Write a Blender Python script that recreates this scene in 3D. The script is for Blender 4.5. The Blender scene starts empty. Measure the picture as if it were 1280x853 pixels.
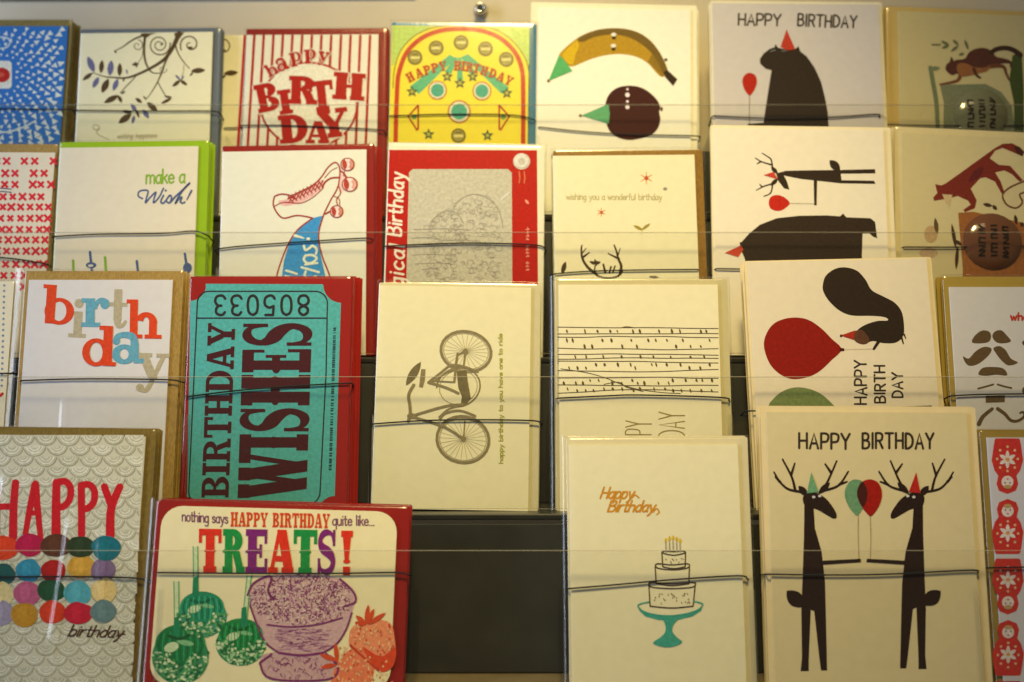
import bpy, math, random
from mathutils import Vector, Matrix
from mathutils.geometry import tessellate_polygon

random.seed(11)
R = math.radians
scene = bpy.context.scene
C = scene.collection
H = 1.40                      # eye height of the photographer above the shop floor
FPX = 1640.0                  # focal length in pixels of the 1280 px wide photograph
LEAN = R(11.0)                # the pockets of the rack lean back

# ------------------------------------------------------------------ camera
cam_d = bpy.data.cameras.new('camera')
cam = bpy.data.objects.new('camera', cam_d)
C.objects.link(cam)
cam.location = (0, 0, H)
cam.rotation_euler = (R(90), 0, 0)
cam_d.sensor_width = 36.0
cam_d.lens = 36.0 * FPX / 1280.0
cam_d.clip_start = 0.01
cam_d.clip_end = 50
cam_d.dof.use_dof = True
cam_d.dof.focus_distance = 0.885
cam_d.dof.aperture_fstop = 5.0
scene.camera = cam

# ------------------------------------------------------------------ world, lamps, exposure
world = bpy.data.worlds.new('World')
scene.world = world
world.use_nodes = True
bg = world.node_tree.nodes['Background']
bg.inputs['Color'].default_value = (1.0, 0.84, 0.56, 1)
bg.inputs['Strength'].default_value = 0.12

def area(name, loc, target, size, size_y, energy, color):
    d = bpy.data.lights.new(name, 'AREA')
    d.shape = 'RECTANGLE'; d.size = size; d.size_y = size_y
    d.energy = energy; d.color = color
    o = bpy.data.objects.new(name, d)
    C.objects.link(o)
    o.location = loc
    o.rotation_euler = (Vector(target) - Vector(loc)).to_track_quat('-Z', 'Y').to_euler()
    return o

def spot(name, loc, target, energy, color, size, blend, radius):
    d = bpy.data.lights.new(name, 'SPOT')
    d.energy = energy; d.color = color; d.spot_size = R(size); d.spot_blend = blend; d.shadow_soft_size = radius
    o = bpy.data.objects.new(name, d)
    C.objects.link(o)
    o.location = loc
    o.rotation_euler = (Vector(target) - Vector(loc)).to_track_quat('-Z', 'Y').to_euler()
    return o

spot('warm_track_lamp', (0.01, 0.20, H + 1.10), (0.02, 0.95, H + 0.04), 94.0, (1.0, 0.76, 0.30), 44, 1.0, 0.11)
area('warm_ceiling_lamp', (0.1, -0.05, H + 1.35), (0.0, 0.95, H), 0.9, 0.3, 2.8, (1.0, 0.78, 0.38))
area('cool_shop_window', (-1.25, 0.25, H + 0.22), (-0.40, 0.95, H - 0.10), 0.30, 1.3, 12.0, (0.70, 0.82, 1.0))

scene.view_settings.view_transform = 'Standard'
scene.view_settings.look = 'None'
scene.view_settings.exposure = 0.0
scene.view_settings.gamma = 1.0
scene.view_settings.use_curve_mapping = False
scene.cycles.transparent_max_bounces = 20
scene.cycles.max_bounces = 5
scene.render.filter_size = 1.7
scene.cycles.use_adaptive_sampling = True
scene.cycles.adaptive_threshold = 0.025
scene.cycles.caustics_reflective = False
scene.cycles.caustics_refractive = False

# ------------------------------------------------------------------ materials
def lin(c):
    c = c / 255.0
    return c / 12.92 if c <= 0.04045 else ((c + 0.055) / 1.055) ** 2.4

REF = (246, 230, 178)         # how white paper reads in the warm shop light
REF_COOL = (228, 220, 204)    # the same paper near the shop window at the left
CUR = [REF]
def base_of(rgb, ref=None, k=0.84):
    ref = ref or CUR[0]
    return tuple(max(0.004, min(0.9, lin(a) / lin(b) * k)) for a, b in zip(rgb, ref))

_m = {}
def new_mat(name):
    m = bpy.data.materials.new(name); m.use_nodes = True
    nt = m.node_tree
    return m, nt, nt.nodes['Principled BSDF']

def mix_noise(nt, b, col, scale, amt, detail=3.0, stretch=None):
    tc = nt.nodes.new('ShaderNodeTexCoord')
    src = tc.outputs['Object']
    if stretch:
        mp = nt.nodes.new('ShaderNodeMapping'); mp.inputs['Scale'].default_value = stretch
        nt.links.new(src, mp.inputs['Vector']); src = mp.outputs['Vector']
    n = nt.nodes.new('ShaderNodeTexNoise')
    n.inputs['Scale'].default_value = scale; n.inputs['Detail'].default_value = detail
    nt.links.new(src, n.inputs['Vector'])
    cr = nt.nodes.new('ShaderNodeValToRGB')
    cr.color_ramp.elements[0].position = 0.3; cr.color_ramp.elements[1].position = 0.7
    lo = tuple(max(0, c * (1 - amt)) for c in col); hi = tuple(min(1, c * (1 + amt)) for c in col)
    cr.color_ramp.elements[0].color = (*lo, 1); cr.color_ramp.elements[1].color = (*hi, 1)
    nt.links.new(n.outputs['Fac'], cr.inputs['Fac'])
    nt.links.new(cr.outputs['Color'], b.inputs['Base Color'])
    return n, src

def ink(rgb):
    key = ('ink', tuple(rgb), CUR[0])
    if key not in _m:
        m, nt, b = new_mat('printed_ink')
        mix_noise(nt, b, base_of(rgb), 420, 0.13)
        b.inputs['Roughness'].default_value = 0.6
        b.inputs['Specular IOR Level'].default_value = 0.12
        _m[key] = m
    return _m[key]

def paper(rgb, kind='smooth'):
    key = ('paper', tuple(rgb), kind, CUR[0])
    if key not in _m:
        m, nt, b = new_mat('paper')
        if kind == 'kraft':
            n, src = mix_noise(nt, b, base_of(rgb), 900, 0.22, 5, (1, 0.35, 1))
        else:
            n, src = mix_noise(nt, b, base_of(rgb), 160, 0.025, 4)
        b.inputs['Roughness'].default_value = 0.75
        b.inputs['Specular IOR Level'].default_value = 0.25
        n2 = nt.nodes.new('ShaderNodeTexNoise'); n2.inputs['Scale'].default_value = 1300; n2.inputs['Detail'].default_value = 3
        nt.links.new(src, n2.inputs['Vector'])
        bp = nt.nodes.new('ShaderNodeBump'); bp.inputs['Strength'].default_value = 0.12; bp.inputs['Distance'].default_value = 0.0004
        nt.links.new(n2.outputs['Fac'], bp.inputs['Height'])
        nt.links.new(bp.outputs['Normal'], b.inputs['Normal'])
        _m[key] = m
    return _m[key]

def clear_mat(name, tint, rough, boost, bump=None):
    """clear plastic: lets light straight through, with a Fresnel gloss on top"""
    m = bpy.data.materials.new(name); m.use_nodes = True
    nt = m.node_tree; nt.nodes.clear()
    out = nt.nodes.new('ShaderNodeOutputMaterial')
    tr = nt.nodes.new('ShaderNodeBsdfTransparent'); tr.inputs['Color'].default_value = (*tint, 1)
    gl = nt.nodes.new('ShaderNodeBsdfGlossy'); gl.inputs['Roughness'].default_value = rough
    fr = nt.nodes.new('ShaderNodeFresnel')
    # a thin film reflects the same from both of its sides
    ge = nt.nodes.new('ShaderNodeNewGeometry'); io = nt.nodes.new('ShaderNodeMapRange')
    io.inputs['To Min'].default_value = 1.46; io.inputs['To Max'].default_value = 1 / 1.46
    nt.links.new(ge.outputs['Backfacing'], io.inputs['Value']); nt.links.new(io.outputs['Result'], fr.inputs['IOR'])
    ml = nt.nodes.new('ShaderNodeMath'); ml.operation = 'MULTIPLY'; ml.inputs[1].default_value = boost; ml.use_clamp = True
    mx = nt.nodes.new('ShaderNodeMixShader')
    nt.links.new(fr.outputs[0], ml.inputs[0]); nt.links.new(ml.outputs[0], mx.inputs[0])
    nt.links.new(tr.outputs[0], mx.inputs[1]); nt.links.new(gl.outputs[0], mx.inputs[2])
    nt.links.new(mx.outputs[0], out.inputs['Surface'])
    if bump:
        tc = nt.nodes.new('ShaderNodeTexCoord')
        n = nt.nodes.new('ShaderNodeTexNoise'); n.inputs['Scale'].default_value = bump[0]; n.inputs['Detail'].default_value = 4
        n.inputs['Distortion'].default_value = 1.2
        mp = nt.nodes.new('ShaderNodeMapping'); mp.inputs['Scale'].default_value = (1.0, 0.45, 1.0)
        nt.links.new(tc.outputs['Object'], mp.inputs['Vector']); nt.links.new(mp.outputs['Vector'], n.inputs['Vector'])
        bp = nt.nodes.new('ShaderNodeBump'); bp.inputs['Strength'].default_value = bump[1]; bp.inputs['Distance'].default_value = 0.001
        nt.links.new(n.outputs['Fac'], bp.inputs['Height'])
        nt.links.new(bp.outputs['Normal'], gl.inputs['Normal']); nt.links.new(bp.outputs['Normal'], fr.inputs['Normal'])
    return m

SLEEVE = clear_mat('cellophane', (0.985, 0.985, 0.975), 0.17, 1.7, (60, 0.14))
ACRYLIC = clear_mat('clear_acrylic', (0.984, 0.984, 0.972), 0.06, 0.6)
ACRYLIC_EDGE, _nt, _b = new_mat('polished_acrylic_edge')
_b.inputs['Base Color'].default_value = (0.50, 0.48, 0.40, 1); _b.inputs['Roughness'].default_value = 0.25; _b.inputs['Alpha'].default_value = 0.42
DARK, _nt, _b = new_mat('smoked_plastic')
mix_noise(_nt, _b, (0.022, 0.0245, 0.0255), 40, 0.2)
_b.inputs['Roughness'].default_value = 0.34; _b.inputs['Specular IOR Level'].default_value = 0.55
SHELF, _nt, _b = new_mat('tan_shelf_plastic')
mix_noise(_nt, _b, (0.16, 0.13, 0.085), 60, 0.12)
_b.inputs['Roughness'].default_value = 0.35
WALL, _nt, _b = new_mat('painted_wall')
_n, _src = mix_noise(_nt, _b, (0.68, 0.62, 0.50), 14, 0.05, 6)
_b.inputs['Roughness'].default_value = 0.6
_n3 = _nt.nodes.new('ShaderNodeTexNoise'); _n3.inputs['Scale'].default_value = 420
_bp = _nt.nodes.new('ShaderNodeBump'); _bp.inputs['Strength'].default_value = 0.08; _bp.inputs['Distance'].default_value = 0.001
_nt.links.new(_src, _n3.inputs['Vector']); _nt.links.new(_n3.outputs['Fac'], _bp.inputs['Height']); _nt.links.new(_bp.outputs['Normal'], _b.inputs['Normal'])
CHROME, _nt, _b = new_mat('chrome')
_b.inputs['Base Color'].default_value = (0.75, 0.73, 0.68, 1); _b.inputs['Metallic'].default_value = 1.0; _b.inputs['Roughness'].default_value = 0.18
RAIL, _nt, _b = new_mat('grey_rail')
_b.inputs['Base Color'].default_value = (0.16, 0.145, 0.12, 1); _b.inputs['Roughness'].default_value = 0.4
CORD, _nt, _b = new_mat('elastic_cord_fabric')
mix_noise(_nt, _b, (0.018, 0.022, 0.034), 1500, 0.35)
_b.inputs['Roughness'].default_value = 0.85
_b.inputs['Specular IOR Level'].default_value = 0.15
BLACKHOLE, _nt, _b = new_mat('dark_hole')
_b.inputs['Base Color'].default_value = (0.01, 0.01, 0.01, 1)

# ------------------------------------------------------------------ mesh helpers
def mesh_obj(name, verts, faces, mats, parent=None, fm=None, smooth=False):
    me = bpy.data.meshes.new(name)
    me.from_pydata([tuple(v) for v in verts], [], faces)
    for m in (mats if isinstance(mats, (list, tuple)) else [mats]):
        me.materials.append(m)
    if fm: me.polygons.foreach_set('material_index', fm)
    if smooth: me.polygons.foreach_set('use_smooth', [True] * len(me.polygons))
    me.update()
    o = bpy.data.objects.new(name, me)
    C.objects.link(o)
    if parent: o.parent = parent
    return o

def empty(name, mat=None):
    o = bpy.data.objects.new(name, None)
    o.empty_display_size = 0.02
    C.objects.link(o)
    if mat is not None: o.matrix_world = mat
    return o

def tag(o, label, cat, group=None):
    o['label'] = label; o['category'] = cat
    if group: o['group'] = group
    return o

def bevel_box(x0, x1, y0, y1, z0, z1, b):
    """box with chamfered edges; returns verts, faces"""
    vs, fs = [], []
    idx = {}
    for sx in (0, 1):
        for sy in (0, 1):
            for sz in (0, 1):
                X = (x0, x1)[sx]; Y = (y0, y1)[sy]; Z = (z0, z1)[sz]
                ix = b if sx == 0 else -b; iy = b if sy == 0 else -b; iz = b if sz == 0 else -b
                idx[sx, sy, sz] = (len(vs), len(vs) + 1, len(vs) + 2)
                vs += [(X, Y + iy, Z + iz), (X + ix, Y, Z + iz), (X + ix, Y + iy, Z)]
    for s in (0, 1):
        fs.append([idx[s, a, c][0] for a, c in ((0, 0), (1, 0), (1, 1), (0, 1))])
        fs.append([idx[a, s, c][1] for a, c in ((0, 0), (1, 0), (1, 1), (0, 1))])
        fs.append([idx[a, c, s][2] for a, c in ((0, 0), (1, 0), (1, 1), (0, 1))])
    for p in (0, 1):
        for q in (0, 1):
            fs.append([idx[0, p, q][1], idx[1, p, q][1], idx[1, p, q][2], idx[0, p, q][2]])
            fs.append([idx[p, 0, q][0], idx[p, 1, q][0], idx[p, 1, q][2], idx[p, 0, q][2]])
            fs.append([idx[p, q, 0][0], idx[p, q, 1][0], idx[p, q, 1][1], idx[p, q, 0][1]])
    for k in idx: fs.append(list(idx[k]))
    return vs, fs

def fix_normals(o):
    import bmesh
    bm = bmesh.new(); bm.from_mesh(o.data)
    bmesh.ops.recalc_face_normals(bm, faces=bm.faces)
    bm.to_mesh(o.data); bm.free()
    return o

def catmull(pts, closed=False, n=6):
    if len(pts) < 3: return list(pts)
    out = []
    N = len(pts)
    rng = range(N) if closed else range(N - 1)
    for i in rng:
        p1, p2 = pts[i], pts[(i + 1) % N]
        p0 = pts[i - 1] if (closed or i > 0) else p1
        p3 = pts[(i + 2) % N] if (closed or i + 2 < N) else p2
        for k in range(n):
            t = k / n
            out.append(tuple(0.5 * (2 * b + (c - a) * t + (2 * a - 5 * b + 4 * c - d) * t * t + (3 * b - a - 3 * c + d) * t ** 3)
                             for a, b, c, d in zip(p0, p1, p2, p3)))
    if not closed: out.append(tuple(pts[-1]))
    return out

def tube(path, r, segs=6):
    vs, fs = [], []
    path = [Vector(p) for p in path]
    up = Vector((0, 0, 1))
    for i, p in enumerate(path):
        t = (path[min(i + 1, len(path) - 1)] - path[max(i - 1, 0)]).normalized()
        a = t.cross(up)
        if a.length < 1e-4: a = t.cross(Vector((0, 1, 0)))
        a.normalize(); b = t.cross(a)
        for k in range(segs):
            an = 2 * math.pi * k / segs
            vs.append(p + a * (r * math.cos(an)) + b * (r * math.sin(an)))
    for i in range(len(path) - 1):
        for k in range(segs):
            k2 = (k + 1) % segs
            fs.append([i * segs + k, i * segs + k2, (i + 1) * segs + k2, (i + 1) * segs + k])
    fs.append(list(range(segs))[::-1]); fs.append([(len(path) - 1) * segs + k for k in range(segs)])
    return vs, fs

# ------------------------------------------------------------------ the rack's four leaning rows
# depth of the card fronts at the shelf, shelf height, height of the lip's top, all in metres
def zz(v, y): return H - (v - 426.5) / FPX * y
ROW_Y = {1: 1.038, 2: 0.962, 3: 0.886, 4: 0.800}
ROW_Z = {1: zz(272, 1.038), 2: zz(447, 0.962), 3: zz(639, 0.886), 4: zz(863, 0.800)}
NRM = Vector((0, -math.cos(LEAN), math.sin(LEAN)))
UPV = Vector((0, math.sin(LEAN), math.cos(LEAN)))
XV = Vector((1, 0, 0))
DEPTH = 0.040                  # room behind the card fronts

def on_row(u, v, row, off=0.0):
    """point of the row's leaning plane (moved off metres to the front) behind photograph position u, v"""
    p0 = Vector((0, ROW_Y[row], ROW_Z[row])) + NRM * off
    o = Vector((0, 0, H))
    d = Vector(((u - 640.0) / FPX, 1.0, -(v - 426.5) / FPX))
    return o + d * ((p0 - o).dot(NRM) / d.dot(NRM))

# wall
wv, wf = bevel_box(-1.4, 1.4, 1.135, 1.16, H - 1.0, H + 0.9, 0.002)
wall = fix_normals(mesh_obj('wall', wv, wf, WALL)); wall['kind'] = 'structure'

rack = empty('card_rack', Matrix.Translation((0, 0.8, ROW_Z[4] - 0.004)))
tag(rack, 'tiered display rack with smoked plastic steps and clear acrylic lips holding the cards', 'display rack')
RINV = rack.matrix_world.inverted()
def rack_part(name, vs, fs, mats, fm=None, smooth=False):
    o = mesh_obj(name, [RINV @ Vector(v) for v in vs], fs, mats, rack, fm, smooth)
    return o

LIPTOP = {1: 131, 2: 290.5, 3: 471, 4: 688}
LIP_OFF = 0.0125
for r in (1, 2, 3, 4):
    y0, z0 = ROW_Y[r], ROW_Z[r]
    lipbase = Vector((0, y0, z0)) + NRM * LIP_OFF
    front = lipbase.y - 0.003
    back = y0 + DEPTH + 0.004
    vs, fs = bevel_box(-0.95, 0.95, front, back, z0 - 0.004, z0, 0.0008)
    fix_normals(rack_part('shelf', vs, fs, SHELF if r == 4 else DARK))
    # leaning riser behind the cards
    top = (ROW_Z[r - 1] - 0.0045) if r > 1 else z0 + 0.060
    hgt = (top - z0) / math.cos(LEAN) - 0.001
    bv, fs = bevel_box(-0.95, 0.95, 0, hgt, -0.003, 0, 0.0006)
    base = Vector((0, y0, z0)) - NRM * DEPTH
    base.z = z0 + 0.0008
    vs = [base + XV * a + UPV * b + NRM * c for a, b, c in bv]
    fix_normals(rack_part('riser', vs, fs, DARK))
    # clear lip with polished edges
    lh = (on_row(640, LIPTOP[r], r, LIP_OFF) - lipbase).dot(UPV)
    bv, fs = bevel_box(-0.95, 0.95, 0.0005, lh, -0.0012, 0.0012, 0.0004)
    vs = [lipbase + XV * a + UPV * b + NRM * c for a, b, c in bv]
    o = fix_normals(rack_part('front_lip', vs, fs, [ACRYLIC, ACRYLIC_EDGE]))
    for p in o.data.polygons:
        c = sum((Vector(o.data.vertices[i].co) for i in p.vertices), Vector()) / len(p.vertices)
        w = (rack.matrix_world @ c - lipbase).dot(UPV)
        if w > lh - 0.0003 or w < 0.0009: p.material_index = 1
    # clear dividers between the pockets
    bounds = {1: [96, 284, 486, 673, 886, 1103], 2: [69, 272, 484, 684, 884, 1117],
              3: [19, 234, 464, 686, 914, 1172], 4: [199, 515, 704, 942, 1224]}[r]
    for u in bounds:
        p = on_row(u, {1: 150, 2: 330, 3: 520, 4: 760}[r], r, 0.009)
        bv, fs = bevel_box(-0.0009, 0.0009, 0.0006, lh * 0.72, -DEPTH + 0.0012, LIP_OFF - 0.0022, 0.0003)
        vs = [Vector((p.x, y0, z0)) + XV * a + UPV * b + NRM * c for a, b, c in bv]
        o = fix_normals(rack_part('divider', vs, fs, [ACRYLIC]))

# ------------------------------------------------------------------ vector art printed on a card
class Print:
    """flat ink on a card: shapes traced in the photograph, stored in the card's own coordinates"""
    def __init__(self, card, x0, y0, s):
        self.c = card; self.f = (x0, y0, s); self.parts = {}; self.seq = 0; self.step = 0.0000022
    def frame(self, x0, y0, s): self.f = (x0, y0, s)
    def px(self, p):
        return (self.f[0] + p[0] * self.f[2], self.f[1] + p[1] * self.f[2])
    def raw(self, name, polys, rgb, lay):
        """polys: list of (points, faces) in crop coordinates"""
        d = self.parts.setdefault(name, {'v': [], 'f': [], 'm': [], 'mats': []})
        m = ink(rgb) if not hasattr(rgb, 'node_tree') else rgb
        if m not in d['mats']: d['mats'].append(m)
        mi = d['mats'].index(m)
        for pts, fs in polys:
            self.seq = (self.seq + 1) % 42
            z = 0.00006 + lay * 0.0001 + self.seq * self.step
            b = len(d['v']); d.setdefault('prim', []).append((b, len(d['f']), len(fs)))
            loc = [self.c.local(*self.px(p)) for p in pts]
            d['v'] += [(q[0], q[1], z) for q in loc]
            for f in fs:
                a = 0.0
                for i in range(len(f)):
                    p, q = loc[f[i]], loc[f[(i + 1) % len(f)]]
                    a += p[0] * q[1] - q[0] * p[1]
                d['f'].append([b + i for i in (f if a > 0 else f[::-1])]); d['m'].append(mi)
    def poly(self, name, pts, rgb, lay=0, smooth=False, n=5):
        if smooth: pts = catmull(pts, True, n)
        tri = tessellate_polygon([[Vector((p[0], p[1], 0)) for p in pts]])
        self.raw(name, [(pts, [list(t) for t in tri])], rgb, lay)
    def ell(self, name, cx, cy, rx, ry, rgb, lay=0, rot=0.0, n=22):
        c, s = math.cos(R(rot)), math.sin(R(rot))
        pts = []
        for i in range(n):
            a = 2 * math.pi * i / n
            x, y = rx * math.cos(a), ry * math.sin(a)
            pts.append((cx + x * c - y * s, cy + x * s + y * c))
        self.raw(name, [(pts, [list(range(n))])], rgb, lay)
    def stroke(self, name, pts, w, rgb, lay=0, w1=None, smooth=True, closed=False, caps=True, n=5):
        if smooth and len(pts) > 2: pts = catmull(pts, closed, n)
        if closed: pts = list(pts) + [pts[0], pts[1]]
        if w1 is None: w1 = w
        N = len(pts); vs = []
        for i, p in enumerate(pts):
            a = pts[max(i - 1, 0)]; b = pts[min(i + 1, N - 1)]
            dx, dy = b[0] - a[0], b[1] - a[1]
            L = math.hypot(dx, dy) or 1.0
            h = 0.5 * (w + (w1 - w) * i / (N - 1))
            nx, ny = -dy / L * h, dx / L * h
            vs += [(p[0] + nx, p[1] + ny), (p[0] - nx, p[1] - ny)]
        fs = [[2 * i, 2 * i + 1, 2 * i + 3, 2 * i + 2] for i in range(N - 1)]
        self.raw(name, [(vs, fs)], rgb, lay)
        if caps and not closed:
            for p, ww in ((pts[0], w), (pts[-1], w1)):
                if ww * self.f[2] > 0.8: self.ell(name, p[0], p[1], ww / 2, ww / 2, rgb, lay, n=9)
    def leaf(self, name, a, b, w, rgb, lay=0):
        dx, dy = b[0] - a[0], b[1] - a[1]; L = math.hypot(dx, dy) or 1
        nx, ny = -dy / L, dx / L
        pts = []
        for t in range(9):
            s = t / 8; h = w / 2 * math.sin(math.pi * s) ** 0.8
            pts.append((a[0] + dx * s + nx * h, a[1] + dy * s + ny * h))
        for t in range(7, 0, -1):
            s = t / 8; h = w / 2 * math.sin(math.pi * s) ** 0.8
            pts.append((a[0] + dx * s - nx * h, a[1] + dy * s - ny * h))
        self.raw(name, [(pts, [list(range(len(pts)))])], rgb, lay)
    def star(self, name, cx, cy, r, rgb, lay=0, k=5, inner=0.45, rot=-90):
        pts = []
        for i in range(2 * k):
            a = R(rot + 180 * i / k); q = r if i % 2 == 0 else r * inner
            pts.append((cx + q * math.cos(a), cy + q * math.sin(a)))
        self.poly(name, pts, rgb, lay)
    def build(self):
        for name, d in self.parts.items():
            if name in SINGLE: self.split(SINGLE[name], d)
            else: mesh_obj(name, d['v'], d['f'], d['mats'], self.c.card, d['m'])
    def split(self, name, d):
        """motifs that stand apart on the card become a part each"""
        pr = d['prim']; box = []
        for k, (b, f0, nf) in enumerate(pr):
            e = pr[k + 1][0] if k + 1 < len(pr) else len(d['v'])
            q = d['v'][b:e]; box.append((min(p[0] for p in q), max(p[0] for p in q), min(p[1] for p in q), max(p[1] for p in q)))
        root = list(range(len(pr)))
        def find(i):
            while root[i] != i: i = root[i]
            return i
        for i in range(len(pr)):
            for j in range(i):
                a, b = box[i], box[j]
                if a[0] < b[1] and b[0] < a[1] and a[2] < b[3] and b[2] < a[3]: root[find(i)] = find(j)
        groups = {}
        for i in range(len(pr)): groups.setdefault(find(i), []).append(i)
        for g in groups.values():
            vs, fs, ms = [], [], []; mats = []
            for i in g:
                b, f0, nf = pr[i]; e = pr[i + 1][0] if i + 1 < len(pr) else len(d['v'])
                o = len(vs) - b; vs += d['v'][b:e]
                for f in range(f0, f0 + nf):
                    m = d['mats'][d['m'][f]]
                    if m not in mats: mats.append(m)
                    fs.append([x + o for x in d['f'][f]]); ms.append(mats.index(m))
            mesh_obj(name, vs, fs, mats, self.c.card, ms)

SINGLE = {'party_hats': 'party_hat', 'balloons': 'balloon', 'wheels': 'wheel', 'targets': 'target', 'bumpers': 'bumper', 'flippers': 'flipper', 'stars': 'star',
          'dots': 'dot', 'dolls': 'doll', 'moustaches': 'moustache', 'sticks': 'apple_stick', 'leaves': 'leaf', 'medallion': 'medallion', 'corner_bands': 'corner_band',
          'star_rays': 'star_ray', 'deer': 'deer', 'strawberries': 'strawberry', 'candles': 'candle', 'flowers': 'flower', 'faces': 'face_mark', 'antlers': 'antler',
          'plants': 'plant', 'stripes': 'stripe', 'candy_apples': 'candy_apple', 'curls': 'curl', 'treats_lettering': 'treats_letter', 'birthday_lettering': 'birthday_letter',
          'wishes_lettering': 'wishes_letter', 'serial_number': 'digit', 'knob': 'knob', 'letters': 'letter'}

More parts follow.
